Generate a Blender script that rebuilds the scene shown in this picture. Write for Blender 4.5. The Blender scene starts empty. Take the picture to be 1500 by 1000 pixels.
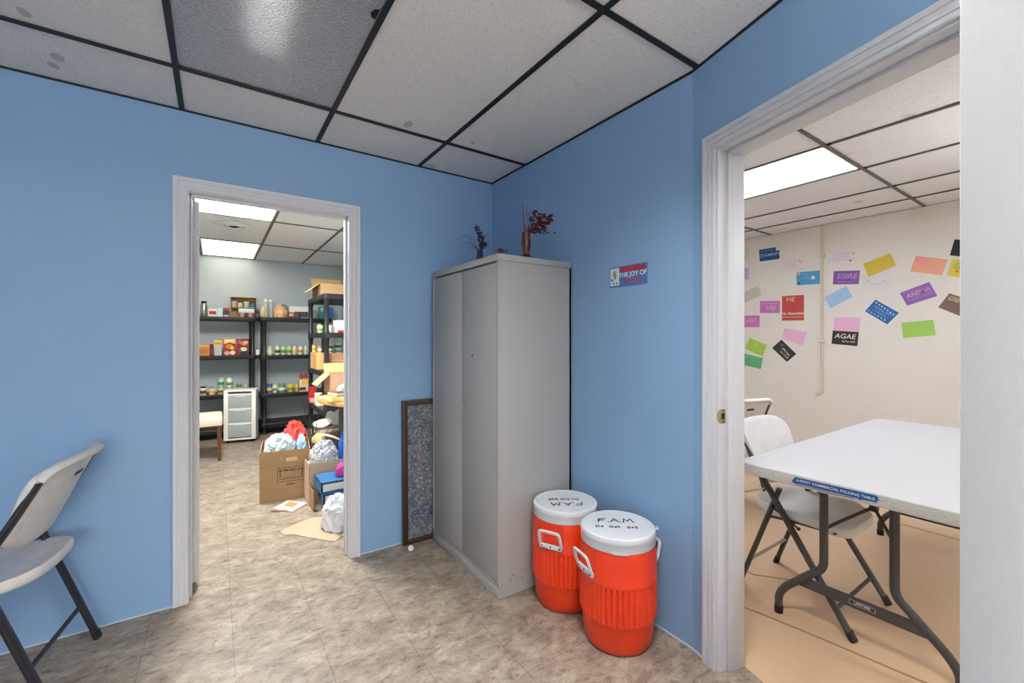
import bpy, bmesh, math, random
from math import sin, cos, pi, radians as R
from mathutils import Vector, Matrix, noise

random.seed(7)
S = bpy.context.scene
COL = S.collection

# ------------------------------------------------------------------ camera
YAW = 34.5
H = 1.30
cd = bpy.data.cameras.new('camera')
cam = bpy.data.objects.new('camera', cd)
COL.objects.link(cam)
cam.location = (0, 0, H)
cam.rotation_euler = (R(90), 0, R(-YAW))
cd.sensor_width = 36.0
cd.lens = 36.0 * 632 / 1500
cd.shift_y = -5 / 1500
cd.clip_start = 0.02
S.camera = cam

# ------------------------------------------------------------------ world, colour management
w = bpy.data.worlds.new('world')
S.world = w
w.use_nodes = True
w.node_tree.nodes['Background'].inputs[0].default_value = (0.5, 0.55, 0.6, 1)
w.node_tree.nodes['Background'].inputs[1].default_value = 0.05
S.view_settings.view_transform = 'Standard'
S.view_settings.look = 'None'
S.view_settings.gamma = 1.0
S.view_settings.use_curve_mapping = False
S.view_settings.exposure = 0.0

# lamp strengths (emission of the fluorescent panels and the added fill lights)
E_STORE = 58
E_CLASS = 14
E_FILL_UP = 104
E_TUBE = 2.4
E_FILL_SQ = 78.0

# added low fill lamp behind the camera, as daylight from an invented rear doorway
dl = bpy.data.lights.new('rear_fill_light', 'AREA')
dl.shape = 'RECTANGLE'
dl.size, dl.size_y = 2.2, 1.9
dl.energy = 110
dl.color = (1.0, .985, .96)
dlo = bpy.data.objects.new('rear_fill_light', dl)
COL.objects.link(dlo)
dlo.location = (-1.3, -4.16, 1.06)
dlo.rotation_euler = (R(90), 0, 0)

sA, cA = sin(R(YAW)), cos(R(YAW))


def at(px, py, Y):
    """point of the sight line through a photo pixel at depth Y"""
    k = (px - 750) / 632
    u = (495 - py) / 632
    t = Y / (cA - k * sA)
    return Vector(((sA + k * cA) * t, Y, H + u * t))


def atx(px, py, X):
    k = (px - 750) / 632
    u = (495 - py) / 632
    t = X / (sA + k * cA)
    return Vector((X, (cA - k * sA) * t, H + u * t))


def atz(px, py, z):
    k = (px - 750) / 632
    u = (495 - py) / 632
    t = (z - H) / u
    return Vector(((sA + k * cA) * t, (cA - k * sA) * t, z))


# ------------------------------------------------------------------ materials
def lin(h):
    if not isinstance(h, str):
        return (h[0], h[1], h[2], 1)
    h = h.lstrip('#')
    o = []
    for i in (0, 2, 4):
        c = int(h[i:i + 2], 16) / 255
        o.append(c / 12.92 if c <= .04045 else ((c + .055) / 1.055) ** 2.4)
    return (o[0], o[1], o[2], 1)


MATS = {}


def mat(name, hexc, rough=.6, metal=0, var=None, bump=None, spec=.5, emit=0, alpha=None, stretch=None, coat=0):
    """procedural principled material; var=(scale, second colour, amount, detail), bump=(scale, strength)"""
    if name in MATS:
        return MATS[name]
    m = bpy.data.materials.new(name)
    m.use_nodes = True
    nt = m.node_tree
    b = nt.nodes['Principled BSDF']
    b.inputs['Base Color'].default_value = lin(hexc)
    b.inputs['Roughness'].default_value = rough
    b.inputs['Metallic'].default_value = metal
    b.inputs['Specular IOR Level'].default_value = spec
    b.inputs['Coat Weight'].default_value = coat
    if emit:
        b.inputs['Emission Color'].default_value = lin(hexc)
        b.inputs['Emission Strength'].default_value = emit
    if alpha is not None:
        b.inputs['Alpha'].default_value = alpha
    tc = nt.nodes.new('ShaderNodeTexCoord')
    src = tc.outputs['Object']
    if stretch:
        mp = nt.nodes.new('ShaderNodeMapping')
        mp.inputs['Scale'].default_value = stretch
        nt.links.new(src, mp.inputs[0])
        src = mp.outputs[0]
    if var:
        n = nt.nodes.new('ShaderNodeTexNoise')
        n.inputs['Scale'].default_value = var[0]
        n.inputs['Detail'].default_value = var[3] if len(var) > 3 else 4
        n.inputs['Roughness'].default_value = .6
        nt.links.new(src, n.inputs['Vector'])
        cr = nt.nodes.new('ShaderNodeValToRGB')
        cr.color_ramp.elements[0].position = .5 - .22
        cr.color_ramp.elements[1].position = .5 + .22
        a, c = lin(hexc), lin(var[1])
        k = var[2]
        cr.color_ramp.elements[0].color = a
        cr.color_ramp.elements[1].color = tuple(a[i] * (1 - k) + c[i] * k for i in range(3)) + (1,)
        nt.links.new(n.outputs['Fac'], cr.inputs[0])
        nt.links.new(cr.outputs[0], b.inputs['Base Color'])
    if bump:
        n2 = nt.nodes.new('ShaderNodeTexNoise')
        n2.inputs['Scale'].default_value = bump[0]
        n2.inputs['Detail'].default_value = 3
        nt.links.new(src, n2.inputs['Vector'])
        bp = nt.nodes.new('ShaderNodeBump')
        bp.inputs['Strength'].default_value = bump[1]
        bp.inputs['Distance'].default_value = .01
        nt.links.new(n2.outputs['Fac'], bp.inputs['Height'])
        nt.links.new(bp.outputs[0], b.inputs['Normal'])
    MATS[name] = m
    return m


def nodes_of(m):
    return m.node_tree.nodes, m.node_tree.links, m.node_tree.nodes['Principled BSDF']


blue = mat('blue_wall_paint', '#8aadd3', .5, var=(1.1, '#84a8cf', .8, 2), bump=(260, .12))
white_trim = mat('white_trim_paint', '#dcdde2', .42, var=(5, '#cfd1d6', .6, 6), bump=(40, .05), stretch=(6, 6, .6))
door_paint = mat('white_door_paint', '#dadada', .5, var=(9, '#d4d4d5', .9, 5), bump=(90, .05), stretch=(3, 3, .7))
store_wall = mat('pale_storage_wall_paint', '#bcc6cb', .6, var=(1.2, '#b3bfc6', .8, 2), bump=(200, .08))
class_wall = mat('cream_block_wall_paint', '#ece8e1', .55, var=(1.5, '#e6e0d6', .7, 3), bump=(150, .12))
grid_black = mat('black_ceiling_grid', '#0f0f10', .5)
grid_grey = mat('grey_ceiling_grid', '#5b5954', .5)
dark_metal = mat('charcoal_powder_coat', '#43403e', .42, spec=.5, bump=(300, .05))
black_metal = mat('black_powder_coat', '#1d1e26', .4, spec=.5, bump=(300, .05))
chair_white = mat('white_moulded_plastic', '#e6e6e4', .45, var=(14, '#d9d8d4', .8, 5), bump=(420, .08))
chair_dirty = mat('scuffed_white_plastic', '#dfdddb', .48, var=(22, '#bdb8b2', .55, 8), bump=(420, .1))
black_rubber = mat('black_rubber', '#121214', .6)
cardboard = mat('brown_cardboard', '#a58763', .8, var=(6, '#987a57', .9, 4), bump=(90, .1), stretch=(1, 1, 5))
cardboard_l = mat('light_cardboard', '#c2aa92', .8, var=(6, '#b59d85', .9, 4), bump=(90, .1), stretch=(1, 1, 5))
cardboard_y = mat('tan_cardboard', '#cfac72', .8, var=(6, '#c09a62', .9, 4), bump=(90, .1))
card_in = mat('cardboard_inside', '#8d6a4c', .85)
ink = mat('black_ink', '#1c1a18', .6)
shelf_black = mat('black_shelf_plastic', '#17181c', .42, bump=(120, .15))
steel = mat('brushed_steel', '#b9b6ac', .3, metal=.9, bump=(80, .05), stretch=(1, 1, 12))
can_steel = mat('tin_plate', '#c9c9c5', .3, metal=.9)
brass = mat('aged_strike_brass', '#b7a98a', .4, metal=.7, var=(60, '#8b7b58', .6))

# vinyl floor: stone-look tiles, mottled, with thin seams
vinyl = mat('stone_look_vinyl', '#a08672', .42, spec=.4)
N_, L_, B_ = nodes_of(vinyl)
tc = N_.new('ShaderNodeTexCoord')
mp = N_.new('ShaderNodeMapping')
mp.inputs['Rotation'].default_value = (0, 0, R(28))
mp.inputs['Scale'].default_value = (1.0, 1.5, 1)
L_.new(tc.outputs['Object'], mp.inputs[0])
n1 = N_.new('ShaderNodeTexNoise')
n1.inputs['Scale'].default_value = 6.5
n1.inputs['Detail'].default_value = 12
n1.inputs['Roughness'].default_value = .8
n1.inputs['Distortion'].default_value = .25
L_.new(mp.outputs[0], n1.inputs[0])
r1 = N_.new('ShaderNodeValToRGB')
r1.color_ramp.elements[0].position = .30
r1.color_ramp.elements[0].color = lin('#665d56')
r1.color_ramp.elements[1].position = .72
r1.color_ramp.elements[1].color = lin('#c8bfb2')
for p, c in ((.42, '#85776b'), (.52, '#9a8d7f'), (.6, '#ab9f90')):
    e = r1.color_ramp.elements.new(p)
    e.color = lin(c)
L_.new(n1.outputs['Fac'], r1.inputs[0])
n2 = N_.new('ShaderNodeTexNoise')
n2.inputs['Scale'].default_value = 26
n2.inputs['Detail'].default_value = 8
n2.inputs['Roughness'].default_value = .8
n2.inputs['Distortion'].default_value = .5
L_.new(mp.outputs[0], n2.inputs[0])
r2 = N_.new('ShaderNodeValToRGB')
r2.color_ramp.elements[0].position = .37
r2.color_ramp.elements[0].color = (.48, .45, .43, 1)
r2.color_ramp.elements[1].position = .48
r2.color_ramp.elements[1].color = (1, 1, 1, 1)
L_.new(n2.outputs['Fac'], r2.inputs[0])
mx = N_.new('ShaderNodeMix')
mx.data_type = 'RGBA'
mx.blend_type = 'MULTIPLY'
mx.inputs['Factor'].default_value = .9
L_.new(r1.outputs[0], mx.inputs['A'])
L_.new(r2.outputs[0], mx.inputs['B'])
br = N_.new('ShaderNodeTexBrick')
br.inputs['Color1'].default_value = (1, 1, 1, 1)
br.inputs['Color2'].default_value = (.975, .97, .965, 1)
br.inputs['Mortar'].default_value = (.60, .56, .52, 1)
br.inputs['Scale'].default_value = 1
br.inputs['Mortar Size'].default_value = .0016
br.inputs['Brick Width'].default_value = .625
br.inputs['Row Height'].default_value = .3125
mp2 = N_.new('ShaderNodeMapping')
mp2.inputs['Rotation'].default_value = (0, 0, R(90))
mp2.inputs['Location'].default_value = (.1, -.0625 - .0, 0)
L_.new(tc.outputs['Object'], mp2.inputs[0])
L_.new(mp2.outputs[0], br.inputs[0])
mx2 = N_.new('ShaderNodeMix')
mx2.data_type = 'RGBA'
mx2.blend_type = 'MULTIPLY'
mx2.inputs['Factor'].default_value = .9
L_.new(mx.outputs['Result'], mx2.inputs['A'])
L_.new(br.outputs[0], mx2.inputs['B'])
L_.new(mx2.outputs['Result'], B_.inputs['Base Color'])
bpn = N_.new('ShaderNodeBump')
bpn.inputs['Strength'].default_value = .25
bpn.inputs['Distance'].default_value = .004
L_.new(n2.outputs['Fac'], bpn.inputs['Height'])
L_.new(bpn.outputs[0], B_.inputs['Normal'])

concrete = mat('tan_painted_concrete', '#d6b795', .38, var=(2.2, '#c9a684', .9, 8), bump=(30, .12))


def tile_mat(name, c, spot):
    m = mat(name, c, .85, spec=.2)
    N, L, B = nodes_of(m)
    t = N.new('ShaderNodeTexCoord')
    a = N.new('ShaderNodeTexNoise')
    a.inputs['Scale'].default_value = 150
    a.inputs['Detail'].default_value = 3
    L.new(t.outputs['Object'], a.inputs[0])
    r = N.new('ShaderNodeValToRGB')
    r.color_ramp.elements[0].position = .33
    r.color_ramp.elements[0].color = lin(spot)
    r.color_ramp.elements[1].position = .47
    r.color_ramp.elements[1].color = lin(c)
    L.new(a.outputs['Fac'], r.inputs[0])
    # sparse smudges
    b = N.new('ShaderNodeTexNoise')
    b.inputs['Scale'].default_value = 3.3
    b.inputs['Detail'].default_value = 7
    L.new(t.outputs['Object'], b.inputs[0])
    r3 = N.new('ShaderNodeValToRGB')
    r3.color_ramp.elements[0].position = .26
    r3.color_ramp.elements[0].color = (.6, .58, .56, 1)
    r3.color_ramp.elements[1].position = .33
    r3.color_ramp.elements[1].color = (1, 1, 1, 1)
    L.new(b.outputs['Fac'], r3.inputs[0])
    k = N.new('ShaderNodeMix')
    k.data_type = 'RGBA'
    k.blend_type = 'MULTIPLY'
    k.inputs['Factor'].default_value = .8
    L.new(r.outputs[0], k.inputs['A'])
    L.new(r3.outputs[0], k.inputs['B'])
    L.new(k.outputs['Result'], B.inputs['Base Color'])
    p = N.new('ShaderNodeBump')
    p.inputs['Strength'].default_value = .35
    p.inputs['Distance'].default_value = .004
    L.new(a.outputs['Fac'], p.inputs['Height'])
    L.new(p.outputs[0], B.inputs['Normal'])
    return m


tile = tile_mat('acoustic_ceiling_tile', '#e8e7e5', '#d6d4d1')
tile_c = tile_mat('white_ceiling_tile', '#eef1f5', '#dcdfe3')
stain = mat('grey_tile_stain', '#bfbcb8', .9)


# ------------------------------------------------------------------ mesh builder
class MB:
    def __init__(self):
        self.v, self.f, self.m = [], [], []

    def add(self, vs, fs, mi=0, M=None):
        o = len(self.v)
        for p in vs:
            p = Vector(p)
            self.v.append(M @ p if M else p)
        for f in fs:
            self.f.append([i + o for i in f])
            self.m.append(mi)
        return self

    def box(self, x0, x1, y0, y1, z0, z1, mi=0, M=None, bev=0, seg=2):
        if bev:
            bm = bmesh.new()
            bmesh.ops.create_cube(bm, size=1)
            for q in bm.verts:
                q.co = Vector(((x0 + x1) / 2 + q.co.x * (x1 - x0), (y0 + y1) / 2 + q.co.y * (y1 - y0), (z0 + z1) / 2 + q.co.z * (z1 - z0)))
            bmesh.ops.bevel(bm, geom=list(bm.edges), offset=bev, segments=seg, profile=.5, affect='EDGES')
            self.bm(bm, mi, M)
            return self
        v = [(x0, y0, z0), (x1, y0, z0), (x1, y1, z0), (x0, y1, z0), (x0, y0, z1), (x1, y0, z1), (x1, y1, z1), (x0, y1, z1)]
        f = [(0, 3, 2, 1), (4, 5, 6, 7), (0, 1, 5, 4), (1, 2, 6, 5), (2, 3, 7, 6), (3, 0, 4, 7)]
        return self.add(v, f, mi, M)

    def bm(self, bm, mi=0, M=None):
        bm.verts.index_update()
        self.add([q.co.copy() for q in bm.verts], [[q.index for q in f.verts] for f in bm.faces], mi, M)
        bm.free()

    def tube(self, path, rx, ry=None, n=10, mi=0, up=(0, 0, 1), M=None, taper=None):
        path = [Vector(p) for p in path]
        ry = rx if ry is None else ry
        vs, fs = [], []
        side = None
        for i, p in enumerate(path):
            a = path[max(i - 1, 0)]
            b = path[min(i + 1, len(path) - 1)]
            t = (b - a).normalized()
            if side is None:
                u = Vector(up)
                if abs(u.dot(t)) > .97:
                    u = Vector((1, 0, 0)) if abs(t.x) < .9 else Vector((0, 1, 0))
                side = t.cross(u).normalized()
            side = (side - t * side.dot(t)).normalized()
            nn = side.cross(t)
            k = 1 if taper is None else 1 + (taper - 1) * i / (len(path) - 1)
            for j in range(n):
                an = 2 * pi * j / n
                vs.append(p + side * (cos(an) * rx * k) + nn * (sin(an) * ry * k))
        for i in range(len(path) - 1):
            for j in range(n):
                k = (j + 1) % n
                fs.append((i * n + j, i * n + k, (i + 1) * n + k, (i + 1) * n + j))
        fs.append(list(range(n))[::-1])
        fs.append([(len(path) - 1) * n + j for j in range(n)])
        return self.add(vs, fs, mi, M)

    def lathe(self, prof, n=32, mi=0, M=None, c=(0, 0, 0), mis=None, rf=None):
        vs, fs = [], []
        for r, z in prof:
            for j in range(n):
                a = 2 * pi * j / n
                rr = r if rf is None else rf(r, z, a)
                vs.append((c[0] + rr * cos(a), c[1] + rr * sin(a), c[2] + z))
        o = len(self.v)
        for i in range(len(prof) - 1):
            for j in range(n):
                k = (j + 1) % n
                self_f = (i * n + j, i * n + k, (i + 1) * n + k, (i + 1) * n + j)
                fs.append(self_f)
        ml = [(mis[i] if mis else mi) for i in range(len(prof) - 1) for j in range(n)]
        fs.append(list(range(n))[::-1])
        ml.append(mis[0] if mis else mi)
        fs.append([(len(prof) - 1) * n + j for j in range(n)])
        ml.append(mis[-1] if mis else mi)
        k0 = len(self.m)
        self.add(vs, fs, mi, M)
        self.m[k0:] = ml
        return self

    def slab(self, outline, layers, fmap=None, mi=0, M=None, ctr=(0, 0), fill=(1, .75, .5, .25)):
        """closed slab: outline list of (x,y); layers list of (scale, z) from the bottom rim to the top rim; both faces filled with rings"""
        n = len(outline)
        rings = [(s * layers[0][0], layers[0][1]) for s in fill[::-1][:-1]] + list(layers) + [(s * layers[-1][0], layers[-1][1]) for s in fill[1:]]
        vs, fs = [], []
        for s, z in rings:
            for x, y in outline:
                vs.append((ctr[0] + (x - ctr[0]) * s, ctr[1] + (y - ctr[1]) * s, z))
        for i in range(len(rings) - 1):
            for j in range(n):
                k = (j + 1) % n
                fs.append((i * n + j, i * n + k, (i + 1) * n + k, (i + 1) * n + j))
        b = len(vs)
        vs.append((ctr[0], ctr[1], rings[0][1]))
        vs.append((ctr[0], ctr[1], rings[-1][1]))
        for j in range(n):
            k = (j + 1) % n
            fs.append((b, k, j))
            fs.append((b + 1, (len(rings) - 1) * n + j, (len(rings) - 1) * n + k))
        if fmap:
            vs = [fmap(*p) for p in vs]
        return self.add(vs, fs, mi, M)

    def build(self, name, mats, parent=None, loc=None, smooth=35, wmat=None):
        """link as ONE object.  loc given: vertices are in world space and the origin goes to loc; with a parent the
        vertices are local to the parent unless wmat is 'world'."""
        me = bpy.data.meshes.new(name)
        vs = self.v
        if wmat == 'world' and parent is not None:
            inv = parent.matrix_basis.inverted()
            vs = [inv @ p for p in vs]
        elif loc is not None:
            l = Vector(loc)
            vs = [p - l for p in vs]
        me.from_pydata([tuple(p) for p in vs], [], self.f)
        if not isinstance(mats, (list, tuple)):
            mats = [mats]
        for q in mats:
            me.materials.append(q)
        if len(mats) > 1:
            me.polygons.foreach_set('material_index', self.m)
        me.validate()
        bm = bmesh.new()
        bm.from_mesh(me)
        bmesh.ops.recalc_face_normals(bm, faces=bm.faces)
        bm.to_mesh(me)
        bm.free()
        if smooth:
            me.polygons.foreach_set('use_smooth', [True] * len(me.polygons))
            me.set_sharp_from_angle(angle=R(smooth))
        me.update()
        o = bpy.data.objects.new(name, me)
        COL.objects.link(o)
        if parent is not None:
            o.parent = parent
        elif loc is not None:
            o.location = loc
        return o


def rrect(w, d, r, n=6, cx=0, cy=0):
    """rounded rectangle outline, counter-clockwise"""
    o = []
    for sx, sy, a0 in ((1, 1, 0), (-1, 1, 90), (-1, -1, 180), (1, -1, 270)):
        for i in range(n + 1):
            a = R(a0 + 90 * i / n)
            o.append((cx + sx * (w / 2 - r) + r * cos(a), cy + sy * (d / 2 - r) + r * sin(a)))
    return o


def densify(o, step):
    out = []
    for i in range(len(o)):
        a, b = Vector(o[i]), Vector(o[(i + 1) % len(o)])
        k = max(1, int((b - a).length / step))
        for j in range(k):
            out.append(tuple(a.lerp(b, j / k)))
    return out


def struct(o, cat=None):
    o['kind'] = 'structure'
    return o


def tag(o, label, cat, group=None, kind=None):
    o['label'] = label
    o['category'] = cat
    if group:
        o['group'] = group
    if kind:
        o['kind'] = kind
    return o


def thing(name, label, cat, loc=(0, 0, 0), rz=0, group=None, rot=None):
    o = bpy.data.objects.new(name, None)
    COL.objects.link(o)
    o.empty_display_size = .05
    o.location = loc
    o.rotation_euler = rot if rot else (0, 0, rz)
    o.matrix_basis = Matrix.LocRotScale(Vector(loc), o.rotation_euler, None)
    return tag(o, label, cat, group)


def dup(root, loc, rz, label, group=None):
    r = root.copy()
    COL.objects.link(r)
    r.location = loc
    r.rotation_euler = (0, 0, rz)
    r['label'] = label
    if group:
        r['group'] = group
    for ch in list(root.children):
        c = ch.copy()
        COL.objects.link(c)
        c.parent = r
        for g in list(ch.children):
            d = g.copy()
            COL.objects.link(d)
            d.parent = c
    return r


def text_mb(s, size, M, extrude=.0004, bold=0, align='CENTER', shear=0, spacing=1):
    """flat lettering as mesh; text lies in the XY plane of matrix M"""
    cu = bpy.data.curves.new('t', 'FONT')
    cu.body = s
    cu.size = size
    cu.align_x = align
    cu.align_y = 'CENTER'
    cu.extrude = extrude
    cu.offset = bold
    cu.shear = shear
    cu.space_character = spacing
    cu.resolution_u = 3
    o = bpy.data.objects.new('t', cu)
    COL.objects.link(o)
    dg = bpy.context.evaluated_depsgraph_get()
    me = bpy.data.meshes.new_from_object(o.evaluated_get(dg))
    mb = MB()
    mb.add([q.co.copy() for q in me.vertices], [list(p.vertices) for p in me.polygons], 0, M)
    bpy.data.objects.remove(o)
    bpy.data.curves.remove(cu)
    bpy.data.meshes.remove(me)
    return mb


def frame(o, ex, ey):
    """matrix with origin o, x axis ex, y axis ey"""
    ex = Vector(ex).normalized()
    ez = ex.cross(Vector(ey)).normalized()
    ey = ez.cross(ex)
    M = Matrix.Identity(4)
    for i in range(3):
        M[i][0], M[i][1], M[i][2], M[i][3] = ex[i], ey[i], ez[i], o[i]
    return M


def stroke(mb, pts, wd, M, h=.0004, mi=0):
    """a pen stroke: thin raised ribbon through 2-D points in the plane of M"""
    for a, b in zip(pts[:-1], pts[1:]):
        a, b = Vector(a), Vector(b)
        d = b - a
        if d.length < 1e-6:
            continue
        d.normalize()
        nrm = Vector((-d.y, d.x)) * wd / 2
        e = d * wd * .3
        q = [a - e + nrm, a - e - nrm, b + e - nrm, b + e + nrm]
        vs = [(p.x, p.y, 0) for p in q] + [(p.x, p.y, h) for p in q]
        mb.add(vs, [(0, 1, 2, 3), (4, 7, 6, 5), (0, 4, 5, 1), (1, 5, 6, 2), (2, 6, 7, 3), (3, 7, 4, 0)], mi, M)


def bez(p0, p1, p2, n=8):
    p0, p1, p2 = Vector(p0), Vector(p1), Vector(p2)
    return [p0 * (1 - t) ** 2 + p1 * 2 * t * (1 - t) + p2 * t * t for t in [i / n for i in range(n + 1)]]


def bend(pts, r, n=5):
    """polyline with rounded corners"""
    pts = [Vector(p) for p in pts]
    out = [pts[0]]
    for i in range(1, len(pts) - 1):
        a, b, c = pts[i - 1], pts[i], pts[i + 1]
        ra = min(r, (a - b).length * .45, (c - b).length * .45)
        out += bez(b + (a - b).normalized() * ra, b, b + (c - b).normalized() * ra, n)
    out.append(pts[-1])
    return out


CZ = 2.413
# door wall of the classroom: starts at KB and comes towards the camera along D
KB = Vector((1.645, 1.058, 0))
D = Vector((-sin(R(15.3)), -cos(R(15.3)), 0))
NN = Vector((-D.y, D.x, 0))          # into the classroom
DW = Matrix(((D.x, NN.x, 0, KB.x), (D.y, NN.y, 0, KB.y), (0, 0, 1, 0), (0, 0, 0, 1)))   # local (s, depth, z)
END = KB + D * 3.4

# ------------------------------------------------------------------ shell
mb = MB()
poly = [(-3.0, 2.65), (-3.0, -2.3), (END.x + .1, -2.3), (END.x + .12, END.y), (KB.x + .12, KB.y - .02), (1.765, 1.1), (1.765, 2.65)]
# vinyl of hall and storage room in one sheet, up to the classroom threshold
t0, t1 = DW @ Vector((.0, .125, 0)), DW @ Vector((3.4, .125, 0))
mb.add([(-3.1, 7.2, 0), (-3.1, -4.3, 0), (t1.x, -4.3, 0), (t1.x, t1.y, 0), (t0.x, t0.y, 0), (t0.x, 7.2, 0)], [(0, 1, 2, 3, 4, 5)])
struct(mb.build('floor', vinyl, smooth=0))
mb = MB()
mb.add([(t0.x, 3.4, 0), (t0.x, t0.y, 0), (t1.x, t1.y, 0), (t1.x, -2.4, 0), (5.1, -2.4, 0), (5.1, 3.4, 0)], [(0, 1, 2, 3, 4, 5)])
# hairline cracks and paint joints of the slab
fl = struct(mb.build('floor', concrete, smooth=0))
crk = mat('floor_joint_line', '#a47f5c', .6)
mb = MB()
for path in ([(3.95, 1.9), (3.95, .2), (3.96, -.6)], [(2.05, 1.3), (2.12, 1.02), (2.16, .78), (2.2, .5), (2.3, -.1)], [(2.4, 1.9), (2.44, 1.2), (2.6, 1.0)]):
    stroke(mb, path, .012, Matrix.Translation((0, 0, .0004)), .0006)
o = mb.build('joint_line', crk, parent=fl)

# back wall with the storage doorway; faces beyond y=2.7 get the storage paint
D1L, D1R, D1H = -.125, .665, 2.035


def wall_box(mb, x0, x1, y0, y1, z0, z1, mi_front=0, mi_back=1):
    mb.box(x0, x1, y0, y1, z0, z1)
    n = len(mb.m)
    for i in range(n - 6, n):
        f = mb.f[i]
        c = sum((mb.v[k] for k in f), Vector()) / 4
        if abs(c.y - y1) < 1e-6:
            mb.m[i] = mi_back


mb = MB()
wall_box(mb, -3.1, D1L, 2.65, 2.77, 0, CZ)
wall_box(mb, D1R, 1.645, 2.65, 2.77, 0, CZ)
wall_box(mb, D1L, D1R, 2.65, 2.77, D1H, CZ)
struct(mb.build('wall_back', [blue, store_wall], smooth=0))
mb = MB()
mb.box(1.645, 1.765, KB.y - .0, 2.77, 0, CZ)
mb.m[-3] = 1
struct(mb.build('wall_right', [blue, class_wall], smooth=0))
# wall with the classroom doorway (local s, depth, z)
D2A, D2B, D2H = .125, .94, 2.045
mb = MB()
for a, b, z0, z1 in ((0, D2A, 0, CZ), (D2B, 3.45, 0, CZ), (D2A, D2B, D2H, CZ)):
    mb.box(a, b, 0, .12, z0, z1, M=DW)
    mb.m[-2] = 1
struct(mb.build('wall_right_doorway', [blue, class_wall], smooth=0))
mb = MB()
mb.box(-3.1, -3.0, -4.2, 2.65, 0, CZ)
struct(mb.build('wall_left', blue, smooth=0))
mb = MB()
for a, b, z0, z1 in ((-3.1, -2.45, 0, CZ), (-.15, END.x + .2, 0, CZ), (-2.45, -.15, 2.08, CZ)):  # opening invented for the added rear fill lamp
    mb.box(a, b, -4.15, -4.05, z0, z1)
struct(mb.build('wall_front', blue, smooth=0))
mb = MB()
mb.box(END.x, END.x + .12, -4.1, END.y + .02, 0, CZ)
struct(mb.build('wall_right_rear', blue, smooth=0))

caulk = mat('pale_floor_caulk', '#c6d0da', .6)
mb = MB()
mb.box(-3, -.172, 2.646, 2.65, 0, .006)
mb.box(.712, 1.645, 2.646, 2.65, 0, .006)
mb.box(1.641, 1.645, KB.y, 2.65, 0, .006)
mb.box(0, .062, -.004, 0, 0, .006, M=DW)
struct(mb.build('trim_3', caulk, smooth=0))

# storage room
mb = MB()
mb.box(-1.7, 1.74, 7.1, 7.2, 0, CZ)
struct(mb.build('wall_storage_far', store_wall, smooth=0))
mb = MB()
mb.box(1.62, 1.74, 2.77, 7.1, 0, CZ)
struct(mb.build('wall_storage_right', store_wall, smooth=0))
mb = MB()
mb.box(-1.7, -1.6, 2.77, 7.1, 0, CZ)
struct(mb.build('wall_storage_left', store_wall, smooth=0))

# classroom: cream painted block, coursed by a shallow bump
N_, L_, B_ = nodes_of(class_wall)
tcc = N_.new('ShaderNodeTexCoord')
mpc = N_.new('ShaderNodeMapping')
mpc.inputs['Rotation'].default_value = (R(90), 0, R(90))
brk = N_.new('ShaderNodeTexBrick')
brk.inputs['Scale'].default_value = 1
brk.inputs['Brick Width'].default_value = .406
brk.inputs['Row Height'].default_value = .203
brk.inputs['Mortar Size'].default_value = .006
brk.inputs['Color1'].default_value = (1, 1, 1, 1)
brk.inputs['Color2'].default_value = (1, 1, 1, 1)
brk.inputs['Mortar'].default_value = (0, 0, 0, 1)
comb = N_.new('ShaderNodeSeparateXYZ')
com2 = N_.new('ShaderNodeCombineXYZ')
L_.new(tcc.outputs['Object'], comb.inputs[0])
L_.new(comb.outputs['Y'], com2.inputs['X'])
L_.new(comb.outputs['Z'], com2.inputs['Y'])
L_.new(com2.outputs[0], brk.inputs[0])
bpc = N_.new('ShaderNodeBump')
bpc.inputs['Strength'].default_value = .35
bpc.inputs['Distance'].default_value = .006
L_.new(brk.outputs[0], bpc.inputs['Height'])
L_.new(bpc.outputs[0], B_.inputs['Normal'])
mb = MB()
mb.box(4.94, 5.06, -2.4, 3.4, 0, CZ)
struct(mb.build('wall_class_far', class_wall, smooth=0))
mb = MB()
mb.box(1.765, 4.94, 3.3, 3.4, 0, CZ)
struct(mb.build('wall_class_left', class_wall, smooth=0))
mb = MB()
mb.box(END.x + .3, 4.94, -2.4, -2.3, 0, CZ)
struct(mb.build('wall_class_right', class_wall, smooth=0))


# ceilings: lay-in tiles with holes where the light troffers sit
def ceiling(name, poly, holes, m, xs, ys, gm, gw, z=CZ):
    bm = bmesh.new()
    x0, x1 = min(p[0] for p in poly), max(p[0] for p in poly)
    y0, y1 = min(p[1] for p in poly), max(p[1] for p in poly)
    gx = sorted(set([x0, x1] + [v for h in holes for v in h[:2] if x0 < v < x1]))
    gy = sorted(set([y0, y1] + [v for h in holes for v in h[2:] if y0 < v < y1]))
    mb = MB()
    for a, b in zip(gx[:-1], gx[1:]):
        for c, d in zip(gy[:-1], gy[1:]):
            mx_, my_ = (a + b) / 2, (c + d) / 2
            if any(h[0] < mx_ < h[1] and h[2] < my_ < h[3] for h in holes):
                continue
            mb.add([(a, c, z + .004), (b, c, z + .004), (b, d, z + .004), (a, d, z + .004)], [(0, 1, 2, 3)])
    bm.free()
    c = struct(mb.build(name, m, smooth=0))
    mb = MB()
    for x in xs:
        mb.box(x - gw / 2, x + gw / 2, y0, y1, z - .004, z + .002)
    for y in ys:
        mb.box(x0, x1, y - gw / 2, y + gw / 2, z - .0035, z + .0025)
    return c, mb


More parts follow.
